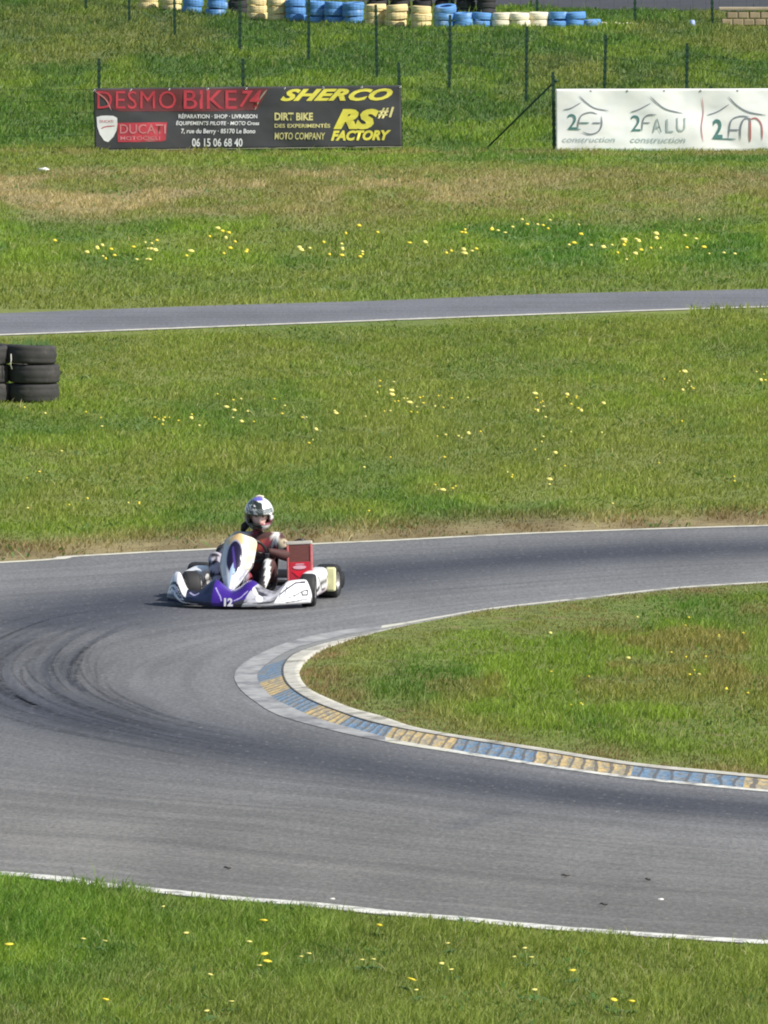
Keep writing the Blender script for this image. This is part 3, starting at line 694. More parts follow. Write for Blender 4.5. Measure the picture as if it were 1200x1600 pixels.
blk = [(215, 0), (372, 24), (590, 24), (625, 24), (660, 24), (695, 24), (728, 25), (760, 26)]
for i, (x_, yb) in enumerate(blk):
    g = G(x_, yb)
    for k in range(4 if i > 4 else 3):
        far_tyre('black', g[0], g[1] + .4, g[2] + .068 + k * .137, f'black tyre, {["bottom", "second", "third", "fourth"][k]} up in the {ordn[i]} black stack behind painted tyres', .05)
# flattened cream hose lying at the end of the wall
a = MB(); P_ = []; Rr = []
for k in range(16):
    g = G(938 + k * 4, 40 + (k == 15)); P_.append((g[0], g[1], g[2] + .035 + .012 * math.sin(k * 1.3))); Rr.append(.045 * (1 - .03 * k))
a.tube(P_, Rr, 8, flat=.6); o = a.build('hose', m_tw); tag(o, 'cream lay-flat hose lying on the grass at the right end of the tyre wall', 'hose')
g = G(1082, 41); a = MB(); a.lathe([(0, 0), (.05, 0), (.055, .03), (.045, .10), (.02, .12), (0, .12)], 16, closed=False); o = a.build('bucket', mat('pale_blue', (.35, .45, .75), .5, .1, 10)); o.location = g; tag(o, 'small pale blue cap lying in the grass beyond the fence', 'cap')

# far asphalt strip and low stone wall at the top edge
m_faras = mat('far_asphalt', (.05, .05, .058), .9, .2, 1.5)
P = np.zeros((60, 8, 3)); 
for i in range(60):
    for j in range(8):
        x0 = 560 + i * 25; y0 = 6 + min(max(x0 - 640, 0) * .03, 12)
        p0 = G(x0, y0); p0[1] += (j / 7.) * 9; p0[0] *= p0[1] / (p0[1] - (j / 7.) * 9); p0[2] = float(H(0, p0[1])) + .006; P[i, j] = p0
grid_mesh('far_road', P, m_faras)
m_sand = mat('sandstone', (.34, .27, .17), .9, .25, 3, dirt=((.46, .38, .26), .56), bump=.5)
root = empty('low_wall', G(1165, 41)); a = MB()
for r_ in range(2):
    for k in range(9):
        a.box((-.35 + k * .21 + .1 * r_, .2, .07 + .135 * r_), (.20, .26, .125), R=Matrix.Rotation(rng.normal() * .03, 3, 'Z'))
a.build('stone_course', m_sand, root, smooth=False, bevel=.02)
b_ = MB(); b_.box((.55, .22, .325), (2.1, .34, .05)); b_.build('coping', mat('coping', (.40, .33, .23), .9, .2, 4), root, smooth=False, bevel=.01)
tag(root, 'low brown stone wall at the far right top edge', 'wall')

# ------------------------------------------------------------------ fences
m_post = mat('post_green', (.022, .060, .036), .55, .25, 14, metal=.3); m_wire = mat('wire_green', (.03, .07, .045), .5, .2, 10, metal=.4)
def t_post(p, h, parent, lean=0.0):
    a = MB(); a.box((0, 0, h / 2 - .1), (.046, .006, h + .2)); a.box((0, .015, h / 2 - .1), (.006, .03, h + .2))
    k = .1
    while k < h - .05:
        a.box((.0, -.006, k), (.062, .012, .035)); k += .105
    a.box((0, .01, h), (.04, .036, .016))
    o = a.build('post', m_post, parent, smooth=False); o.location = p; o.rotation_euler = (0, lean, 0); return o
def fence(name, pts, hts, label, mesh_h=1.25, cell=.12):
    o = empty(name, pts[0]); base = Vector(pts[0])
    for p, h in zip(pts, hts): t_post(Vector(p) - base, h, o, rng.normal() * .012)
    a = MB()
    for (p, h, q, h2) in zip(pts[:-1], hts[:-1], pts[1:], hts[1:]):
        p, q = Vector(p), Vector(q); L_ = (q - p).length; n = int(L_ / (cell * 2)); 
        for r_ in range(6):
            f = r_ / 5; z1, z2 = .05 + f * (min(h, mesh_h) - .1), .05 + f * (min(h2, mesh_h) - .1); A_ = p - base + Vector((0, -.01, z1)); B_ = q - base + Vector((0, -.01, z2)); M_ = (A_ + B_) / 2 - Vector((0, 0, .012))
            a.tube([A_, M_, B_], .0030, 3)
        for k in range(n):
            t = (k + .5) / n; c = p.lerp(q, t) - base; hh = (h + (h2 - h) * t); hh = min(hh, mesh_h) - .05
            a.tube([c + Vector((0, -.01, .05)), c + Vector((0, -.01, hh))], .0022, 3)
    a.build('wire_mesh', m_wire, o, smooth=False); tag(o, label, 'fence'); return o
# middle fence, running obliquely
bt = [(134, 18), (202, 36), (273, 58), (375, 80), (482, 98), (589, 120), (702, 140), (822, 160), (943, 180), (1072, 198), (1205, 218)]
tops = [None] * 5 + [8, 24, 42, 55, 68, 80]
pts = [G(*p) for p in bt]; hts = []
for p, t, g in zip(bt, tops, pts):
    hts.append((p[1] - t) / sc(g[1]) if t is not None else 1.3)
fence('wire_fence', pts, hts, 'green wire fence with notched posts slanting down the bank')
bt3 = [(702, 33), (839, 38), (992, 39), (1113, 38), (1240, 38)]
fence('wire_fence', [G(*p) for p in bt3], [1.25] * 5, 'tall wire fence behind the tyre wall at upper right')
# front fence carrying the banners
fy = 236
def onD(px, D): p = VX(px, 236, D); p[2] = 0; return p
DF1 = G(400, 235)[1] + .03; DF2 = G(900, 236)[1] + .03
fpts = [onD(x_, DF1) for x_ in (-120, 155, 380, 627)]
f1 = fence('wire_fence', fpts, [1.42, 1.42, 1.42, 1.36], 'low wire fence carrying the black banner', mesh_h=1.0)
f2 = fence('wire_fence', [onD(x_, DF2) for x_ in (866, 1110, 1330)], [1.22, 1.0, 1.0], 'low wire fence carrying the white banner', mesh_h=1.0)
b0 = Vector(f2.location); pa = Vector(VX(866, 128, G(866, 236)[1] + .05)); pb = Vector(G(762, 230)); a = MB(); a.tube([pa - b0, pb - b0], .016, 8)
a.ball(tuple(pa - b0 + Vector((.02, 0, .02))), (.05, .03, .03), n=6); a.build('brace', m_post, f2)

# ------------------------------------------------------------------ banners
CORN = {}
def wave(u, v):
    return .010 * np.sin(u * 23 + v * 4) + .007 * np.sin(u * 51 - v * 9) + .03 * (fbm(u * 9, v * 3, 3) - .5)
def conf(px, py, D):                        # height of the cloth under a printed point
    tl, tr, br_, bl = CORN[round(D, 3)]; u = (px - tl[0]) / (tr[0] - tl[0]); t_ = tl[1] * (1 - u) + tr[1] * u; b_ = bl[1] * (1 - u) + br_[1] * u
    return wave(u, (b_ - py) / (b_ - t_))
def banner(name, corners, D, m, label, edge_m=None):
    tl, tr, br_, bl = corners
    o = empty(name, VX(bl[0], bl[1], D)); base = np.array(o.location)
    nx, nz = 160, 30; CORN[round(D, 3)] = corners; P = np.zeros((nx, nz, 3))
    for i in range(nx):
        for j in range(nz):
            u, v = i / (nx - 1), j / (nz - 1)
            a = np.array(tl) * (1 - u) * v + np.array(tr) * u * v + np.array(br_) * u * (1 - v) + np.array(bl) * (1 - u) * (1 - v)
            p = VX(a[0], a[1], D) - base
            p[1] += wave(u, v)
            P[i, j] = p
    c = grid_mesh('cloth', P, m, kind=None); c.parent = o
    sd = c.modifiers.new('solid', 'SOLIDIFY'); sd.thickness = .004; sd.offset = 1
    a = MB(); a.tube([tuple(P[i, 0] + np.array((0, -.004, 0))) for i in range(0, nx, 8)] + [tuple(P[-1, 0])], .006, 5); a.build('hem', edge_m, o)
    e = MB()
    for k in range(9):
        q = P[int((nx - 1) * k / 8), -1]; e.lathe([(.008, -.003), (.018, -.003), (.018, .003), (.008, .003)], 10, 'Y', c=(q[0] * .996 + .01, q[1] - .008, q[2] - .03))
    e.build('eyelet', mat(name + '_eyelet', (.5, .5, .5), .4, .1, 10, metal=.8), o)
    tag(o, label, 'banner'); return o, base
DB = G(400, 235)[1] - .05
def text(body, box, m, parent, base, D, name='lettering', shear=0.0, bold=0.0, spacing=1.0, ext=.002, lift=.012, tilt=0.0):
    c = bpy.data.curves.new(name, 'FONT'); c.body = body; c.extrude = 0.0; c.shear = shear; c.offset = bold; c.space_character = spacing; c.resolution_u = 3
    t = bpy.data.objects.new('tmp', c); COL.objects.link(t); bpy.context.view_layer.update()
    me = bpy.data.meshes.new_from_object(t.evaluated_get(bpy.context.evaluated_depsgraph_get())); bpy.data.objects.remove(t); bpy.data.curves.remove(c)
    v = np.zeros(len(me.vertices) * 3); me.vertices.foreach_get('co', v); v = v.reshape(-1, 3)
    mn, mx = v.min(0), v.max(0); u = (v[:, 0] - mn[0]) / (mx[0] - mn[0]); k = (v[:, 1] - mn[1]) / max(mx[1] - mn[1], 1e-6)
    x0, y0, x1, y1 = box; out = []
    for a, b in zip(u, k):
        X_, Y_ = x0 + a * (x1 - x0), y1 + b * (y0 - y1) + tilt * a; p = VX(X_, Y_, D) - base; out.append((p[0], p[1] - lift + conf(X_, Y_, D), p[2]))
    me.vertices.foreach_set('co', np.array(out, np.float32).ravel()); me.materials.clear(); me.materials.append(m); me.name = name; me.update()
    o = bpy.data.objects.new(name, me); COL.objects.link(o); o.parent = parent; return o
def poly(pts, m, parent, base, D, name, lift=.007):
    bm = bmesh.new(); f = bm.faces.new([bm.verts.new((p[0], p[1], 0)) for p in pts]); bmesh.ops.triangulate(bm, faces=[f])
    for _ in range(5):
        E_ = [e for e in bm.edges if e.calc_length() > 6]
        if E_: bmesh.ops.subdivide_edges(bm, edges=E_, cuts=1); bmesh.ops.triangulate(bm, faces=bm.faces)
    for v in bm.verts:
        X_, Y_ = v.co.x, v.co.y; p = VX(X_, Y_, D) - base; v.co = (p[0], p[1] - lift + float(conf(X_, Y_, D)), p[2])
    me = bpy.data.meshes.new(name); bm.to_mesh(me); bm.free(); me.materials.append(m); o = bpy.data.objects.new(name, me); COL.objects.link(o); o.parent = parent; return o
def stroke(pts, wpx, m, parent, base, D, name='emblem', lift=.012):
    Q = catmull([(p[0], p[1], 0) for p in pts], 8)[:, :2]; T = np.gradient(Q, axis=0); T /= np.linalg.norm(T, axis=1)[:, None]; Nn = np.stack([-T[:, 1], T[:, 0]], 1)
    n = len(Q); tp_ = np.clip(np.minimum(np.arange(n), np.arange(n)[::-1]) / (n * .18) + .25, 0, 1)[:, None]; vs = []
    for q in np.concatenate([Q + Nn * wpx / 2 * tp_, Q - Nn * wpx / 2 * tp_]):
        p = VX(q[0], q[1], D) - base; vs.append((p[0], p[1] - lift + float(conf(q[0], q[1], D)), p[2]))
    a = MB(); a.add(vs, [(i, i + 1, n + i + 1, n + i) for i in range(n - 1)]); return a.build(name, m, parent)
m_bk = mat('banner_black', (.052, .053, .060), .6, .2, 1.6, bump=.2); m_hem = mat('hem_pale', (.34, .32, .26), .8, .2, 20)
bo, bb = banner('banner', ((146, 138), (626, 133), (628, 229), (148, 235)), DB, m_bk, 'long black banner with red, white and yellow lettering on the low fence', m_hem)
m_red = mat('print_red', (.52, .05, .075), .6, .3, 5, dirt=((.50, .18, .18), .60)); m_pink = mat('print_pink', (.60, .22, .24), .6, .15, 8); m_wh = mat('print_white', (.80, .80, .82), .55, .08, 8); m_ylw = mat('print_yellow', (.78, .70, .10), .55, .12, 8); m_yp = mat('print_pale_yellow', (.66, .60, .26), .6, .1, 8)
m_rd = mat('print_dark_red', (.15, .035, .042), .6, .2, 6)
T = lambda *a, **k: text(*a, bo, bb, DB, **k)
poly([(147, 141), (200, 139.5), (420, 138), (402, 172), (330, 174), (190, 174), (178, 172)], m_rd, bo, bb, DB, 'print_panel')
T('DESMO', (152, 142, 275, 170), m_red, bold=.0, spacing=1.08); T('BIKE', (287, 141, 370, 170), m_red, bold=.004); T('74', (374, 141, 408, 168), m_red, bold=.02, shear=.3)
stroke([(148, 142), (165, 155), (174, 172)], 2.0, m_pink, bo, bb, DB); stroke([(417, 140), (406, 155), (398, 172)], 2.2, m_hem, bo, bb, DB)
poly([(183, 192), (261, 191), (259, 219), (252, 221), (184, 222)], m_red, bo, bb, DB, 'print_panel')
T('DUCATI', (187, 194, 259, 209), m_pink, bold=.012); T('MOTOCICLI', (188, 213, 250, 219), m_pink, bold=.01)
sh = [(151, 183), (158, 181), (167, 180.5), (177, 181), (183, 184), (183.5, 193), (182, 204), (177, 214), (169, 222), (163, 220), (156, 210), (152, 198)]
poly(sh, m_wh, bo, bb, DB, 'shield_emblem', .010); T('DUCATI', (156, 187.5, 177, 191.5), m_red, lift=.014); stroke([(158, 201), (165, 198), (180, 196.5)], 1.6, m_red, bo, bb, DB)
T('RÉPARATION · SHOP · LIVRAISON', (279, 177, 402, 185), m_wh, bold=.02); T('ÉQUIPEMENTS PILOTE · MOTO Cross', (275, 188, 405, 196.5), m_wh, bold=.02, shear=.15)
T('7, rue du Berry · 85170 Le Bono', (283, 201, 399, 210.5), m_wh, bold=.02, shear=.1); T('06 15 06 68 40', (300, 216, 379, 229), m_wh, bold=.02)
T('SHERCO', (438, 139, 614, 158), m_ylw, bold=.045, shear=.5, spacing=1.05, tilt=-1)
T('DIRT BIKE', (429, 176, 489, 188), m_yp, bold=.035); T('DES EXPERIMENTÉS', (429, 192, 516, 199.5), m_yp, bold=.02); T('MOTO COMPANY', (429, 207, 508, 218), m_yp, bold=.012, shear=.1)
T('RS', (521, 170, 592, 202), m_ylw, bold=.06, shear=.35); T('#1', (590, 167, 616, 185), m_yp, bold=.03, shear=.3); T('FACTORY', (517, 204, 611, 220), m_ylw, bold=.05, shear=.3, spacing=1.0, tilt=-1)
DB2 = G(900, 236)[1] - .05
m_bw = mat('banner_white', (.90, .91, .90), .6, .02, 2.5); m_grn = mat('print_green', (.09, .23, .22), .6, .15, 8); m_gry = mat('print_grey', (.24, .26, .30), .6, .15, 8); m_gl = mat('print_light_grey', (.42, .50, .50), .6, .15, 8); m_rdt = mat('print_brick', (.48, .19, .19), .6, .1, 8)
b2, bb2 = banner('banner', ((868, 139), (1325, 138), (1325, 235), (869, 234.5)), DB2, m_bw, 'white banner with three thin roof logos at the right', mat('hem_white', (.7, .7, .68), .7, .1, 10))
T2 = lambda *a, **k: text(*a, b2, bb2, DB2, **k); S2 = lambda pts_, w_, m: stroke(pts_, w_, m, b2, bb2, DB2)
S2([(880, 171.5), (892, 169), (908, 160)], 1.5, m_gry); S2([(905, 149.5), (916, 160), (930, 169), (951, 173)], 1.7, m_gry)
T2('2', (887, 178, 902, 202), m_grn); S2([(934, 178), (922, 175.5), (909, 180), (904, 191), (903, 202)], 2.0, m_gry); S2([(904, 192), (921, 192)], 1.9, m_grn); S2([(888, 202), (908, 202)], 1.6, m_grn)
S2([(925, 192), (939, 192)], 1.9, m_gry); S2([(940, 181), (940, 196), (934, 206), (922, 209.5), (910, 206)], 2.0, m_gry); T2('construction', (879, 214, 961, 222), m_gl, shear=.2)
S2([(985, 175.5), (998, 171), (1017, 161)], 1.5, m_gry); S2([(1016, 150.5), (1028, 162), (1042, 171), (1067, 177)], 1.8, m_gry)
T2('2', (986, 180, 1001, 205), m_grn); S2([(1026, 179), (1012, 180), (1005, 188), (1003, 205)], 2.0, m_gry); S2([(1003, 192), (1016, 192)], 1.9, m_gry)
T2('A', (1020, 185, 1034, 207), m_gl, bold=.0); T2('L', (1041, 186, 1052, 207), m_gl); T2('U', (1057, 184, 1071, 206), m_gl); T2('construction', (985, 214, 1071, 223), m_gl, shear=.2)
S2([(1097, 152), (1099, 175), (1096, 200), (1099, 222)], 1.3, m_pink)
S2([(1105, 180), (1122, 174), (1139, 163)], 1.6, m_gry); S2([(1138, 151), (1152, 165), (1170, 175), (1197, 180)], 2.0, m_gry)
T2('2', (1114, 186, 1129, 216), m_grn, bold=.02); S2([(1112, 216.5), (1150, 217.5)], 2.0, m_grn); S2([(1170, 182), (1154, 182), (1142, 190), (1138, 216)], 2.2, m_gry); S2([(1138, 203), (1155, 203)], 2.2, m_gry)
S2([(1157, 219), (1157, 200), (1162, 187), (1170, 185), (1173, 192)], 2.4, m_gry); S2([(1172, 222), (1172, 184)], 3.6, m_rdt); S2([(1172, 186), (1182, 185), (1190, 196), (1191, 219)], 2.4, m_rdt)

# ------------------------------------------------------------------ KART
KY = rad(-11.0)
g = W(379, 947); KO = Vector((g[0], g[1], .004))
kart = empty('go_kart', KO, KY); tag(kart, 'small racing kart with purple nose, white number panel and red radiator cornering on the track', 'go-kart')
m_tire = mat('slick_rubber', (.022, .022, .023), .7, .2, 14); m_rim = mat('rim_metal', (.55, .53, .50), .35, .1, 10, metal=.8); m_steel = mat('chassis_steel', (.30, .30, .32), .35, .1, 10, metal=.9)
m_blackp = mat('black_plastic', (.02, .02, .022), .4, .1, 10); m_body = mat('bodywork_print', (1, 1, 1), .28, .03, 30, attr='Col', coat=.15); m_redp = mat('radiator_red', (.55, .02, .04), .35, .1, 14, coat=.3)
def kwheel(x, y, r, wd, steer, name='wheel'):
    a = MB(); h = wd / 2; ri = r * .52
    a.lathe([(ri, -h * .9), (r * .88, -h), (r * .97, -h * .8), (r, -h * .5), (r, h * .5), (r * .97, h * .8), (r * .88, h), (ri, h * .9)], 36, 'X')
    o = empty('wheel'); o.parent = kart; o.location = (x, y, r); o.rotation_euler = (0, 0, steer)
    a.build('tyre', m_tire, o)
    b = MB(); b.lathe([(ri, -h * .92), (ri, h * .92), (ri * .9, h * .9), (ri * .82, h * .3), (ri * .35, h * .3), (ri * .3, h * .6), (.018, h * .6), (.018, -h * .6), (ri * .3, -h * .6), (ri * .35, -h * .3), (ri * .82, -h * .3), (ri * .9, -h * .9)], 24, 'X'); b.build('rim', m_rim, o)
kwheel(-.435, .02, .14, .125, rad(22)); kwheel(.548, .03, .135, .12, rad(8))
kwheel(-.56, .97, .14, .18, 0); kwheel(.525, .97, .14, .18, 0)
# chassis
a = MB()
for s in (-1, 1):
    a.tube([(s * .40, -.02, .09), (s * .30, .02, .06), (s * .16, .12, .055), (s * .26, .4, .055), (s * .29, .97, .06), (s * .27, 1.12, .08)], .015, 8)
a.tube([(-.16, -.18, .06), (-.16, .12, .055)], .014, 8); a.tube([(.16, -.18, .06), (.16, .12, .055)], .014, 8); a.tube([(-.17, -.18, .06), (.17, -.18, .06)], .014, 8)
a.tube([(-.26, .42, .055), (.26, .42, .055)], .014, 8); a.tube([(-.24, .12, .055), (.24, .12, .055)], .014, 8); a.tube([(-.44, .0, .12), (-.40, 0, .05)], .012, 6); a.tube([(.46, .0, .12), (.40, 0, .05)], .012, 6)
for s in (-1, 1): a.tube([(s * .27, .22, .06), (s * .50, .25, .06), (s * .52, .70, .06), (s * .28, .72, .06)], .010, 6)
a.build('frame', m_steel, kart)
a = MB(); a.box((0, .12, .04), (.36, .58, .006)); a.build('floor_pan', m_steel, kart, smooth=False)
a = MB(); a.tube([(-.55, .97, .14), (.52, .97, .14)], .018, 10); a.build('rear_axle', m_steel, kart)
a = MB(); a.tube([(-.58, 1.18, .13), (-.3, 1.22, .14), (.3, 1.22, .14), (.60, 1.18, .13)], .07, 12); a.build('rear_bumper', m_blackp, kart)
# seat shell
P = []
n1, n2 = 14, 12; vs = []; fs = []
for i in range(n1):
    t = i / (n1 - 1); yc = .50 + .34 * t + .10 * max(0, t - .5); zc = .045 + .02 * (1 - t) + .52 * max(0, (t - .45) / .55) ** 1.1 * .8
    for j in range(n2):
        q = (j / (n2 - 1) - .5) * math.pi * .95; wd = .17 - .01 * t; zz = .15 * (1 - math.cos(q)) * (1 - .4 * t); vs.append((wd * math.sin(q) / math.sin(math.pi * .475), yc - .12 * (1 - math.cos(q)) * t, zc + zz * (1 - .6 * t)))
for i in range(n1 - 1):
    for j in range(n2 - 1): fs.append((i * n2 + j, i * n2 + j + 1, (i + 1) * n2 + j + 1, (i + 1) * n2 + j))
a = MB(); a.add(vs, fs); o = a.build('seat', m_blackp, kart); md = o.modifiers.new('s', 'SOLIDIFY'); md.thickness = .006
# nose spoiler: lofted shell with printed graphics and a painted-on highlight
def sd(p, L):
    best = 9
    for (ax_, ay_), (bx_, by_) in zip(L[:-1], L[1:]):
        vx, vy = bx_ - ax_, by_ - ay_; t = max(0, min(1, ((p[0] - ax_) * vx + (p[1] - ay_) * vy) / (vx * vx + vy * vy + 1e-12)))
        best = min(best, math.hypot(p[0] - ax_ - t * vx, p[1] - ay_ - t * vy))
    return best
def nose():
    nx, npf = 320, 64; xs = np.linspace(-.60, .60, nx); vs = []; cs = []
    WHT = np.array((.82, .82, .84)); PUR = np.array((.050, .018, .24)); NAV = np.array((.014, .020, .05)); BLK = np.array((.02, .02, .025)); SIL = np.array((.42, .42, .46)); LIL = np.array((.45, .42, .66))
    for i, x_ in enumerate(xs):
        ax = abs(x_) / .60
        yf = -.44 + .30 * ax ** 2.6
        dep = .26 - .06 * ax
        zt = .145 + .085 * math.exp(-((abs(x_ + .03) - .15) / .09) ** 2) - .015 * math.exp(-((abs(x_) - .36) / .08) ** 2) + (.13 * float(sstep(.42, .52, -x_)) + .085 * float(sstep(.30, .42, x_)))
        endk = math.sqrt(max(0, 1 - max(0, (ax - .90) / .10) ** 2)); 
        z0 = .022 + .02 * ax
        zt = z0 + (zt - z0) * (.35 + .65 * endk)
        for j in range(npf):
            t = j / (npf - 1)
            if t < .12: y_, z_ = yf + .03 - .03 * (t / .12), z0
            elif t < .35: k = (t - .12) / .23; y_, z_ = yf - .012 * math.sin(k * math.pi), z0 + .055 * k
            elif t < .82: k = (t - .35) / .47; y_, z_ = yf + dep * .85 * k ** 1.15, z0 + .055 + (zt - z0 - .055) * math.sin(k * math.pi / 2) ** (1.0 if ax < .7 else .7)
            else: k = (t - .82) / .18; y_, z_ = yf + dep * (.85 + .15 * k), zt - (zt - z0) * .5 * k
            vs.append((x_, y_, z_))
            hz = (z_ - z0) / max(zt - z0, 1e-3); n = float(fbm(np.array(x_ * 22 + 50), np.array(z_ * 26 + t * 3), 3))
            q_ = (x_, hz * .17)
            if x_ < -.385 - .04 * hz:
                c = WHT
                if sd(q_, [(-.60, .115), (-.50, .105), (-.42, .085)]) < .009: c = BLK
                if hz < .50: c = NAV * 1.5
                for L_, w__, cc in (([(-.60, .080), (-.53, .050), (-.46, .022), (-.40, .010)], .009, WHT), ([(-.56, .078), (-.50, .045)], .005, WHT), ([(-.565, .050), (-.49, .072)], .005, LIL), ([(-.53, .088), (-.47, .060), (-.45, .078), (-.43, .050), (-.46, .040)], .005, WHT)):
                    if sd(q_, L_) < w__: c = cc
            elif x_ < -.17:
                c = NAV * (1 + 1.2 * max(0, n - .45))
                if sd(q_, [(-.40, .022), (-.36, .008), (-.30, .004)]) < .006: c = WHT * .8
                if sd(q_, [(-.385, .150), (-.33, .120), (-.30, .128)]) < .006: c = LIL
            elif x_ < .13 + .10 * (hz - .5):
                c = PUR * (1 + .5 * (n - .5))
                if sd(q_, [(-.15, .125), (-.10, .085), (-.085, .055)]) < .004 or sd(q_, [(.02, .06), (.07, .068), (.12, .10)]) < .004: c = LIL
                if hz < .30 and .02 < x_: c = BLK * 2
            elif x_ < .33 + .07 * hz:
                g_ = float(fbm(np.array(x_ * 13 + 7), np.array(hz * 6 - x_ * 9), 3)); k2 = min(1, max(0, (g_ - .34) / .28)); c = BLK * 2 * (1 - k2) + SIL * 1.15 * k2
                if math.hypot(x_ - .225, hz * .17 - .075) < .030: c = WHT  # bright highlight painted into the silver as a white spot
                if sd(q_, [(.13, .160), (.17, .125), (.20, .10)]) < .014: c = WHT * .9
                if hz < .14 + .3 * max(0, x_ - .22): c = WHT * .85
            else:
                c = WHT
                for L_, w__, cc in (([(.385, .095), (.43, .120), (.48, .150), (.545, .152)], .0055, BLK), ([(.40, .035), (.46, .050), (.53, .085), (.575, .105), (.575, .070), (.545, .062), (.535, .082)], .0045, BLK), ([(.43, .018), (.51, .024), (.58, .036)], .004, SIL * .5), ([(.40, .075), (.44, .090), (.47, .080)], .006, LIL), ([(.375, .055), (.375, .12), (.40, .155)], .004, SIL * .4)):
                    if sd(q_, L_) < w__: c = cc
                if hz < .06: c = WHT * .5
            if t < .10: c = WHT * .6 if abs(x_) < .5 else BLK
            cs.append(c)
    fs = [(i * npf + j, (i + 1) * npf + j, (i + 1) * npf + j + 1, i * npf + j + 1) for i in range(nx - 1) for j in range(npf - 1)]
    fs += [tuple(range(npf)), tuple((nx - 1) * npf + j for j in range(npf))]
    a = MB(); a.add(vs, fs); o = a.build('front_spoiler', m_body, kart, cols=np.array(cs)); return o
nose_o = nose()
# white number on the nose
def ktext(body, c, size, m, parent, ry=0.0, rx=rad(70), name='lettering', bold=.0):
    cu = bpy.data.curves.new(name, 'FONT'); cu.body = body; cu.align_x = 'CENTER'; cu.align_y = 'CENTER'; cu.size = size; cu.offset = bold; cu.extrude = .002; cu.resolution_u = 3
    t = bpy.data.objects.new('tmp', cu); COL.objects.link(t); bpy.context.view_layer.update()
    me = bpy.data.meshes.new_from_object(t.evaluated_get(bpy.context.evaluated_depsgraph_get())); bpy.data.objects.remove(t); me.materials.clear(); me.materials.append(m)
    o = bpy.data.objects.new(name, me); COL.objects.link(o); o.parent = parent; o.location = c; o.rotation_euler = (rx, 0, ry); return o
ktext('12', (-.03, -.462, .060), .085, m_wh, nose_o, bold=.004, rx=rad(84)); 
# number panel (nassau): shield shell leaning back
def nassau():
    # outline control: t from bottom(0) to top(1): half widths left / right, y, z
    tt_ = np.linspace(0, 1, 90); vs = []; cs = []; nj = 70
    WHT = np.array((.83, .84, .86)); CRM = np.array((.80, .66, .42)); ORG = np.array((.80, .48, .16)); DK = np.array((.022, .015, .05)); SKY = np.array((.50, .66, .85)); GRY = np.array((.42, .42, .50))
    for t in tt_:
        hw = .138 * min(1, (t / .45 + .02)) ** .62 * math.sqrt(max(.0, 1 - max(0, (t - .80) / .205) ** 2.4)) + .004
        zc = .150 + .44 * t; yc = -.20 + .26 * t
        for j in range(nj):
            u = j / (nj - 1) * 2 - 1
            xx = u * hw + .035 * t - .01; yy = yc + .10 * u * u * (hw / .138) + .0; vs.append((xx - .062, yy, zc - .02 * u * u))
            e = ((u + .04 + .35 * (t - .5)) / .46) ** 2 + ((t - .57) / .29) ** 2
            c = WHT
            if u > .42 and t > .35: c = CRM
            if t > .80: c = CRM if u < -.55 or u > .25 else ORG * .6 + CRM * .4
            if u < -.45 and t > .25 and t <= .8: c = WHT * .80
            if e < 1: c = DK
            if e < 1 and t < .50 and abs(u + .02) < (.50 - t) * 1.1: c = SKY
            if e < .5 and abs(u + .1 + (t - .6)) < .07: c = np.array((.10, .06, .30))
            if 1 <= e < 1.22: c = GRY
            if t < .30 and abs(u + .1) < .1: c = SKY
            nn = float(fbm(np.array(u * 5 + 60), np.array(t * 9), 3))
            if u > .3 and nn > .58: c = WHT
            if u < -.9 or (u > .93 and t < .5): c = GRY * .4
            if u > .45 and t < .42 and nn < .45: c = GRY
            cs.append(c)
    fs = [(i * nj + j, i * nj + j + 1, (i + 1) * nj + j + 1, (i + 1) * nj + j) for i in range(89) for j in range(nj - 1)]
    a = MB(); a.add(vs, fs); o = a.build('number_panel', m_body, kart, cols=np.array(cs)); md = o.modifiers.new('s', 'SOLIDIFY'); md.thickness = .008; return o
nassau()
# steering wheel + column
a = MB(); wc = Vector((0, .30, .43)); wr = .135; wax = Vector((0, .75, .66)).normalized(); u1 = Vector((1, 0, 0)); u2 = wax.cross(u1)
ring = [wc + wr * (math.cos(q) * u1 + math.sin(q) * u2) for q in np.linspace(0, 2 * math.pi, 28, endpoint=False)]
a.tube(ring, .012, 8, closed=True)
for q in (0.3, math.pi - .3, -math.pi / 2): a.tube([wc, wc + wr * (math.cos(q) * u1 + math.sin(q) * u2)], .008, 6)
so_ = a.build('steering_wheel', m_blackp, kart); a = MB(); a.tube([wc, wc - wax * .45], .010, 8); a.build('steering_column', m_steel, kart)
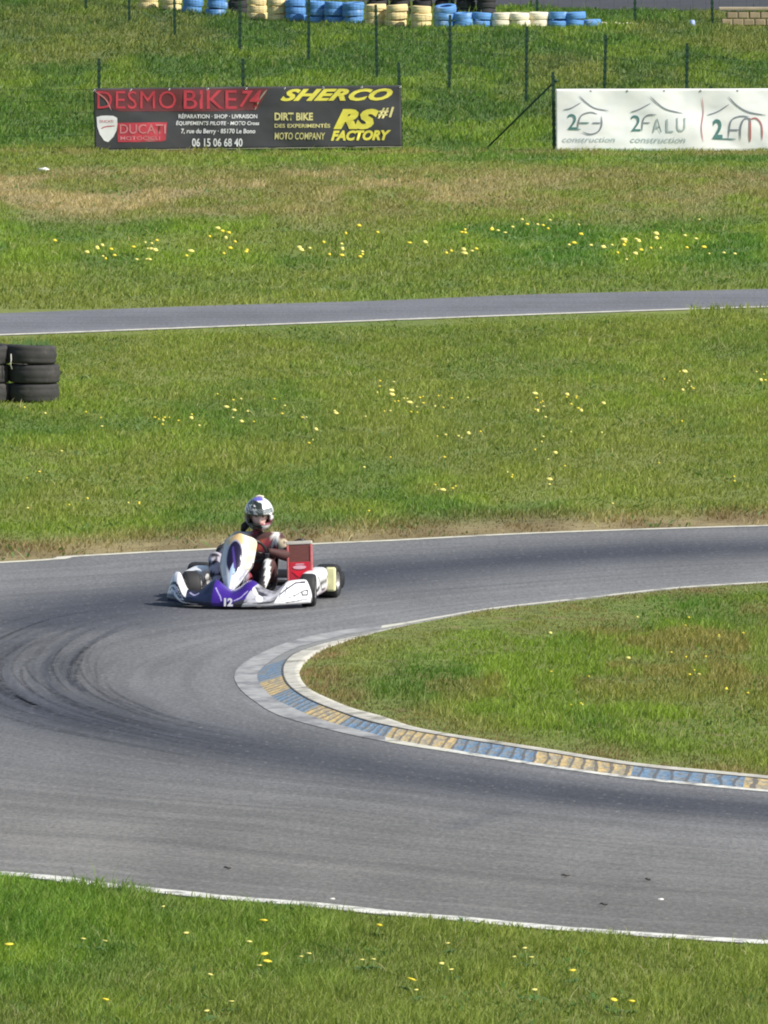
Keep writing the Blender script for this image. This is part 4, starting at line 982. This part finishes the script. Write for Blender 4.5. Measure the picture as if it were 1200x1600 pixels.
# side pods
def pod(s, x0, x1, y0, y1, yellow):
    n, k_ = 90, 60; vs = []; cs = []; WHT = np.array((.84, .83, .84)); BLK = np.array((.03, .03, .035)); PIN = np.array((.75, .60, .68))
    for i in range(n):
        t = i / (n - 1); e = min(1, (min(t, 1 - t) / .10)) ** .5 * .3 + .7; yy = y0 + (y1 - y0) * t
        for j in range(k_):
            q = 2 * math.pi * j / k_; cx, cz = math.cos(q), math.sin(q); sx = math.copysign(abs(cx) ** .55, cx); sz = math.copysign(abs(cz) ** .55, cz)
            xx = (x0 + x1) / 2 + (x1 - x0) / 2 * sx * e * (1 + (.0 if s else 0)); zz = .155 + .105 * sz * e + .015 * t; vs.append((xx, yy, zz))
            c = WHT; pp = (yy, zz)
            if sd(pp, [(y0, .10), (y0 + .15, .16), (y0 + .3, .15), (y1, .21)]) < .014 or sd(pp, [(y0 + .05, .22), (y0 + .2, .10), (y0 + .33, .11)]) < .008: c = BLK
            elif sd(pp, [(y0, .06), (y0 + .2, .075), (y1, .12)]) < .012: c = PIN
            cs.append(c)
    fs = [(i * k_ + j, i * k_ + (j + 1) % k_, (i + 1) * k_ + (j + 1) % k_, (i + 1) * k_ + j) for i in range(n - 1) for j in range(k_)]
    # front and rear caps with graphics
    a = MB(); a.add(vs, fs); C_ = list(cs)
    for end, y_e in ((0, y0), (n - 1, y1)):
        ncap = 22; off = len(a.v); cx0, cz0 = (x0 + x1) / 2, .155; capv = []; 
        for r_ in range(ncap):
            f = 1 - r_ / (ncap - 1)
            for j in range(k_):
                p = vs[end * k_ + j]; xx = cx0 + (p[0] - cx0) * f; zz = cz0 + (p[2] - cz0) * f; capv.append((xx, y_e + (-.03 if end == 0 else .03) * (1 - f * f), zz))
                pp = (xx - cx0, zz); C_.append(BLK if (sd(pp, [(-.05, .19), (-.01, .205), (.02, .17)]) < .008 or sd(pp, [(.0, .15), (.01, .10), (.035, .12), (.03, .16)]) < .006 or sd(pp, [(-.06, .12), (-.04, .08)]) < .006) else (PIN if sd(pp, [(-.05, .15), (-.02, .13)]) < .012 else WHT))
        a.add(capv, [(r_ * k_ + j, r_ * k_ + (j + 1) % k_, (r_ + 1) * k_ + (j + 1) % k_, (r_ + 1) * k_ + j) for r_ in range(ncap - 1) for j in range(k_)])
    return a.build('side_pod', m_body, kart, cols=np.array(C_))
pod(1, .43, .575, .26, .74, True); pod(-1, -.575, -.41, .26, .74, False)
a = MB(); a.box((.580, .80, .165), (.085, .035, .20)); a.build('yellow_panel', mat('yellow_panel', (.78, .76, .42), .4, .12, 20), kart, smooth=False, bevel=.016)
# radiator on the driver's left
rad_o = empty('radiator'); rad_o.parent = kart; rad_o.location = (.400, .42, .17); rad_o.rotation_euler = (rad(-10), rad(-3), rad(4))
a = MB(); a.box((0, 0, .235), (.175, .032, .145)); a.build('core', mat('radiator_core', (.20, .07, .06), .6, .35, 60, metal=.3, vec=(.2, 1, 4)), rad_o, smooth=False)
a = MB(); a.box((0, -.002, .075), (.178, .038, .175)); a.build('red_cover', m_redp, rad_o, smooth=False, bevel=.006)
a = MB(); a.box((0, 0, .322), (.215, .045, .030)); a.build('tank', mat('radiator_alloy', (.72, .66, .56), .35, .15, 16, metal=.3), rad_o, smooth=False, bevel=.006)
a = MB(); a.tube([(-.04, 0, .335), (0, 0, .350), (.05, 0, .343)], .010, 6); a.build('hose', m_blackp, rad_o); a = MB(); a.tube([(.10, .0, .0), (.13, .02, -.02), (.05, .25, -.06)], .014, 8); a.build('hose', m_blackp, rad_o)
a = MB(); vs = [(.055 * math.cos(q), -.024, .118 + .016 * math.sin(q)) for q in np.linspace(0, 2 * math.pi, 24, endpoint=False)]; a.add(vs, [tuple(range(24))]); a.add([(-.035, -.024, .140), (.04, -.024, .140), (.035, -.024, .148), (-.03, -.024, .148)], [(0, 1, 2, 3)]); o = a.build('sticker', mat('sticker_pink', (.80, .45, .52), .4, .1, 30), rad_o, smooth=False); md = o.modifiers.new('s', 'SOLIDIFY'); md.thickness = .002
a = MB(); a.add([(-.065, -.0235, .085), (.055, -.0235, .085), (-.01, -.0235, .035)], [(0, 1, 2)]); o = a.build('sticker', mat('sticker_red', (.85, .015, .04), .35, .05, 30), rad_o, smooth=False); md = o.modifiers.new('s', 'SOLIDIFY'); md.thickness = .002
m_rs = mat('radiator_side', (.60, .14, .14), .35, .3, 30, metal=.1)
for s in (-1, 1): a = MB(); a.box((s * .097, 0, .15), (.018, .045, .310)); a.build('side_tank', m_rs, rad_o, smooth=False, bevel=.005)
# engine on the driver's right
a = MB(); a.box((-.33, .72, .14), (.16, .17, .12))
for k in range(6): a.box((-.33, .70, .21 + k * .018), (.13, .13, .008))
a.build('engine', mat('engine_alloy', (.35, .35, .36), .45, .2, 14, metal=.7), kart, smooth=False, bevel=.005)
a = MB(); a.tube([(-.33, .80, .20), (-.36, .95, .22), (-.33, 1.10, .20)], [.02, .04, .03], 10); a.build('exhaust', m_steel, kart)
# ------------------------------------------------------------------ DRIVER
def skin_mesh(verts, edges, radii, root=0, sub=2):
    me = bpy.data.meshes.new('sk'); me.from_pydata(verts, edges, []); o = bpy.data.objects.new('sk', me); COL.objects.link(o)
    sm = o.modifiers.new('skin', 'SKIN'); sv = me.skin_vertices[0].data
    for i, r_ in enumerate(radii): sv[i].radius = (r_, r_) if not isinstance(r_, tuple) else r_
    for i in range(len(verts)): sv[i].use_root = (i == root)
    ss = o.modifiers.new('ss', 'SUBSURF'); ss.levels = sub; ss.render_levels = sub
    bpy.context.view_layer.update(); me2 = bpy.data.meshes.new_from_object(o.evaluated_get(bpy.context.evaluated_depsgraph_get())); bpy.data.objects.remove(o)
    V_ = [tuple(v.co) for v in me2.vertices]; F_ = [tuple(p.vertices) for p in me2.polygons]; bpy.data.meshes.remove(me2); return V_, F_
PB = Vector((0, .70, .10))         # person's origin: the hips on the seat
HL = Vector((.015, .60, .70))     # head centre
jt = {'pel': ((0, .74, .14), .105), 'wst': ((0, .75, .25), .10), 'chs': ((0, .69, .38), (.16, .13)), 'up': ((0, .66, .48), (.13, .10)), 'nk': ((0, .64, .545), .048), 'hd': ((0, .62, .60), .05),
      'shL': ((.165, .64, .50), .070), 'elL': ((.295, .50, .375), .056), 'foL': ((.235, .40, .395), .045), 'wrL': ((.165, .33, .425), .028), 'haL': ((.145, .31, .43), .024),
      'shR': ((-.170, .64, .505), .070), 'elR': ((-.290, .48, .40), .050), 'foR': ((-.235, .38, .415), .045), 'wrR': ((-.160, .32, .43), .028), 'haR': ((-.140, .30, .44), .024),
      'hpL': ((.085, .68, .13), .080), 'thL': ((.13, .45, .25), .075), 'knL': ((.175, .24, .335), .060), 'caL': ((.165, .09, .22), .045), 'anL': ((.150, -.04, .10), .033), 'ftL': ((.150, -.10, .085), .030),
      'hpR': ((-.085, .68, .13), .080), 'thR': ((-.17, .45, .27), .066), 'knR': ((-.295, .25, .385), .058), 'caR': ((-.25, .09, .25), .05), 'anR': ((-.160, -.04, .10), .033), 'ftR': ((-.160, -.10, .085), .030)}
nm = list(jt); vi = {k: i for i, k in enumerate(nm)}
ed = [('pel', 'wst'), ('wst', 'chs'), ('chs', 'up'), ('up', 'nk'), ('nk', 'hd')]
for s in 'LR': ed += [('up', 'sh' + s), ('sh' + s, 'el' + s), ('el' + s, 'fo' + s), ('fo' + s, 'wr' + s), ('wr' + s, 'ha' + s), ('pel', 'hp' + s), ('hp' + s, 'th' + s), ('th' + s, 'kn' + s), ('kn' + s, 'ca' + s), ('ca' + s, 'an' + s), ('an' + s, 'ft' + s)]
V_, F_ = skin_mesh([tuple(Vector(jt[k][0]) - PB) for k in nm], [(vi[a], vi[b]) for a, b in ed], [jt[k][1] for k in nm], vi['pel'])
pm = MB(); pm.add(V_, F_)
MAR, BLKC, WHTC, BEI, LILC, BRN, SKN = [np.array(c) for c in ((.30, .035, .06), (.018, .016, .020), (.80, .78, .76), (.62, .52, .36), (.40, .38, .46), (.075, .030, .028), (.88, .58, .52))]
cs = []
for v in V_:
    x_, y_, z_ = v[0] + PB.x, v[1] + PB.y, v[2] + PB.z; n = float(fbm(np.array(x_ * 18 + 30), np.array(z_ * 18 + y_ * 9), 3)); c = MAR
    if z_ > .30 and y_ > .5:
        c = MAR if n < .52 else BRN
        if x_ < -.05 and z_ > .47: c = BEI if n > .4 else WHTC
        if x_ < -.12: c = BEI if n > .40 else WHTC
        if .135 < x_ < .185 and z_ > .46: c = WHTC
        elif x_ > .185: c = BRN if n < .55 else BEI * .8
        if .02 < x_ < .05 and z_ > .42: c = np.array((.55, .10, .06))
    if z_ > .55 and abs(x_) < .06: c = BLKC if n < .5 else MAR
    if y_ <= .5 and z_ > .34 and abs(x_) > .12 and not (x_ < -.18 and z_ < .44 and y_ < .32): c = BRN if x_ > 0 else BLKC
    if y_ < .62 and z_ < .40 and x_ > 0 and not (z_ > .36 and y_ > .34):
        d_ = x_ - (.11 + .06 * max(0, (.5 - y_)) / .26); c = WHTC if -.035 < d_ < .01 else BLKC
        if d_ >= .015: c = BRN
    if y_ < .55 and x_ < -.02 and z_ < .44 and not (z_ > .38 and y_ > .36): c = LILC if n < .60 else BLKC
    if y_ < .5 and x_ < -.02 and x_ > -.19 and z_ < .42: c = BLKC
    if y_ > .60 and z_ < .30: c = BRN if n < .55 else BLKC
    cs.append(c)
# head with face, joined into the same body mesh
hv = MB(); n_ = 26
yaw_h = rad(14); pit = rad(8)
RH = Matrix.Rotation(yaw_h, 3, 'Z') @ Matrix.Rotation(pit, 3, 'X')
hcol = []
for i in range(n_ + 1):
    al = math.pi * i / n_
    for k in range(2 * n_):
        q = math.pi * k / n_; dx, dy, dz = math.sin(al) * math.cos(q), math.sin(al) * math.sin(q), math.cos(al)
        x_, y_, z_ = .070 * dx, .088 * dy, .105 * dz
        if z_ < 0: x_ *= 1 + z_ * 2.6; 
        if dy < -.3:
            y_ += -.018 * math.exp(-(x_ / .012) ** 2 - ((z_ + .010) / .020) ** 2)          # nose
            y_ += .010 * sum(math.exp(-((x_ - s * .028) / .014) ** 2 - ((z_ - .014) / .012) ** 2) for s in (-1, 1))   # eye sockets
            y_ += -.006 * math.exp(-(x_ / .024) ** 2 - ((z_ + .046) / .010) ** 2)         # lips
            y_ += -.008 * math.exp(-(x_ / .020) ** 2 - ((z_ + .085) / .016) ** 2)         # chin
        hv.v.append((x_, y_, z_)); c = SKN
        if dy < -.3 and abs(z_ + .046) < .007 and abs(x_) < .022: c = np.array((.45, .12, .12))
        if dy < -.3 and abs(z_ - .032) < .005 and .012 < abs(x_) < .045: c = np.array((.08, .05, .03))
        hcol.append(c)
for i in range(n_):
    for k in range(2 * n_): hv.f.append((i * 2 * n_ + k, (i + 1) * 2 * n_ + k, (i + 1) * 2 * n_ + (k + 1) % (2 * n_), i * 2 * n_ + (k + 1) % (2 * n_)))
for s in (-1, 1):
    o0 = len(hv.v); hv.ball((s * .028, -.072, .014), .0115, n=6); hcol += [np.array((.75, .73, .70)) if v[1] > -.0800 else np.array((.04, .03, .03)) for v in hv.v[o0:]]
    o0 = len(hv.v); hv.ball((s * .071, .008, 0), (.008, .018, .028), n=6); hcol += [SKN] * (len(hv.v) - o0)
hv.v = [(v[0], v[1] - .026, v[2]) for v in hv.v]
pm.add([tuple(RH @ Vector(v) + HL - PB) for v in hv.v], hv.f); cs += hcol
m_suit = mat('suit_cloth', (1, 1, 1), .75, .12, 40, attr='Col', bump=.15)
person = pm.build('person', m_suit, None, cols=np.array(cs))
KM = Matrix.Translation(KO) @ Matrix.Rotation(KY, 4, 'Z'); person.matrix_world = KM @ Matrix.Translation(PB)
tag(person, 'driver in maroon and white race suit and painted helmet, seated steering the kart', 'person')
# helmet
def helmet():
    nu, nv = 64, 44; vs = []; cs = []; ok = {}
    WHT = np.array((.88, .88, .87)); DKG = np.array((.03, .04, .03)); BLU = np.array((.16, .14, .55)); GRY = np.array((.10, .13, .12)); MR = np.array((.14, .04, .05))
    for i in range(nv + 1):
        al = math.pi * .90 * i / nv
        for k in range(nu):
            q = 2 * math.pi * k / nu; dx, dy, dz = math.sin(al) * math.cos(q), math.sin(al) * math.sin(q), math.cos(al)
            x_, y_, z_ = .124 * dx, .150 * dy, .142 * dz + .012
            if z_ < -.04 and dy < 0: y_ *= 1 + .10 * min(1, (-.04 - z_) / .05)
            if z_ < -.05 and dy > 0: y_ *= 1 - 1.2 * (-.05 - z_)
            vs.append((x_, y_, z_)); n = float(fbm(np.array(x_ * 26 + 9), np.array(z_ * 26 + y_ * 8), 3)); c = WHT
            if dz > .1 and -.085 < x_ < .025 and n > .40: c = DKG
            if x_ < -.05 and dz > .1 and int((x_ + z_ * .3) * 90) % 2: c = GRY
            if dz > .88 and abs(x_ + .01) < .04: c = BLU
            if z_ < .035 and z_ > -.02 and dy < .2: c = DKG if x_ < .07 or n > .5 else WHT
            if z_ <= -.02: c = DKG if n > .50 or x_ < -.05 else MR * 2
            if z_ < -.055 and .02 < x_ < .09 and dy < 0: c = WHT
            cs.append(c)
    def inside(p): return p[1] < -.02 and -.048 < p[2] < .034 and abs(p[0]) < .098
    fs = []
    for i in range(nv):
        for k in range(nu):
            f = (i * nu + k, (i + 1) * nu + k, (i + 1) * nu + (k + 1) % nu, i * nu + (k + 1) % nu)
            if all(inside(vs[j]) for j in f): continue
            fs.append(f)
    a = MB(); a.add(vs, fs); RHm = RH; a.v = [tuple(RHm @ Vector(v) + HL - PB) for v in a.v]
    o = a.build('helmet', mat('helmet_paint', (1, 1, 1), .22, .03, 30, attr='Col', coat=.7), person, cols=np.array(cs)); md = o.modifiers.new('s', 'SOLIDIFY'); md.thickness = .016; md.offset = -1
    # raised visor
    a = MB(); vs = []; fs = []; nu2, nv2 = 24, 3
    for i in range(nv2):
        el = rad(14 + 7 * i)
        for k in range(nu2):
            q = rad(-155 + 130 * k / (nu2 - 1)); r_ = 1.05; vs.append(tuple(RHm @ Vector((.124 * r_ * math.cos(el) * math.cos(q), .150 * r_ * math.cos(el) * math.sin(q), .142 * r_ * math.sin(el) + .012)) + HL - PB))
    for i in range(nv2 - 1):
        for k in range(nu2 - 1): fs.append((i * nu2 + k, i * nu2 + k + 1, (i + 1) * nu2 + k + 1, (i + 1) * nu2 + k))
    mv = mat('visor_clear', (.75, .78, .78), .1, .02, 5); mv.node_tree.nodes['Principled BSDF'].inputs['Transmission Weight'].default_value = .9; mv.node_tree.nodes['Principled BSDF'].inputs['IOR'].default_value = 1.1
    a.add(vs, fs); v_ = a.build('visor', mv, o); md = v_.modifiers.new('s', 'SOLIDIFY'); md.thickness = .002
    a = MB(); a.tube([tuple(RHm @ Vector(p) + HL - PB) for p in ((-.03, .02, .152), (0, .03, .160), (.04, .02, .154))], .008, 6); a.build('top_vent', m_tw, o)
helmet()
# black hair over the right shoulder
a = MB(); a.tube([tuple(Vector(p) - PB) for p in ((-.085, .64, .635), (-.115, .65, .605), (-.135, .66, .565))], [.03, .035, .02], 8); a.build('hair', mat('hair_black', (.012, .010, .010), .6, .2, 60), person)
# gloves: palm, four fingers curled round the rim, thumb
def glove(side):
    s = 1 if side == 'L' else -1
    q = rad(18) if s > 0 else math.pi - rad(18)
    c = wc + wr * (math.cos(q) * u1 + math.sin(q) * u2); tan = (-math.sin(q) * u1 + math.cos(q) * u2) * s; out_ = (math.cos(q) * u1 + math.sin(q) * u2)
    back = wax                                  # towards the driver
    wrist = Vector(jt['wr' + side][0]); V2 = []; E2 = []; R2 = []
    def addp(p, r_, par=None):
        V2.append(tuple(p - PB)); R2.append(r_)
        if par is not None: E2.append((par, len(V2) - 1))
        return len(V2) - 1
    palm_c = c + back * .022 + out_ * .018
    w0 = addp(wrist, .026); p0 = addp((wrist + palm_c) / 2, .027, w0); p1 = addp(palm_c, .028, p0)
    for fi in range(4):
        off = tan * (.026 - fi * .017); ln = (.95, 1.05, 1.0, .8)[fi]
        k0 = addp(c + off + out_ * .024 + back * .006, .0105, p1); k1 = addp(c + off + out_ * .020 - back * .018 * ln, .0098, k0); k2 = addp(c + off - out_ * .004 - back * .026 * ln, .009, k1); addp(c + off - out_ * .020 - back * .008, .008, k2)
    t0 = addp(c + tan * .040 + back * .018 - out_ * .004, .0115, p1); t1 = addp(c + tan * .038 + back * .006 - out_ * .022, .0105, t0); addp(c + tan * .026 - back * .012 - out_ * .022, .009, t1)
    v2, f2_ = skin_mesh(V2, E2, R2, 1, 1); a = MB(); a.add(v2, f2_); a.build('glove', mat('glove_' + ('black' if s > 0 else 'cream'), (.022, .02, .03) if s > 0 else (.62, .5, .32), .7, .15, 40), person)
glove('L'); glove('R')
for s in (-1, 1):
    a = MB(); P_ = [Vector((s * .155, -.02, .105)) - PB, Vector((s * .155, -.07, .085)) - PB, Vector((s * .158, -.15, .10)) - PB, Vector((s * .16, -.20, .125)) - PB]
    a.tube([tuple(p) for p in P_], [.036, .040, .036, .022], 10); a.build('shoe', m_blackp, person)
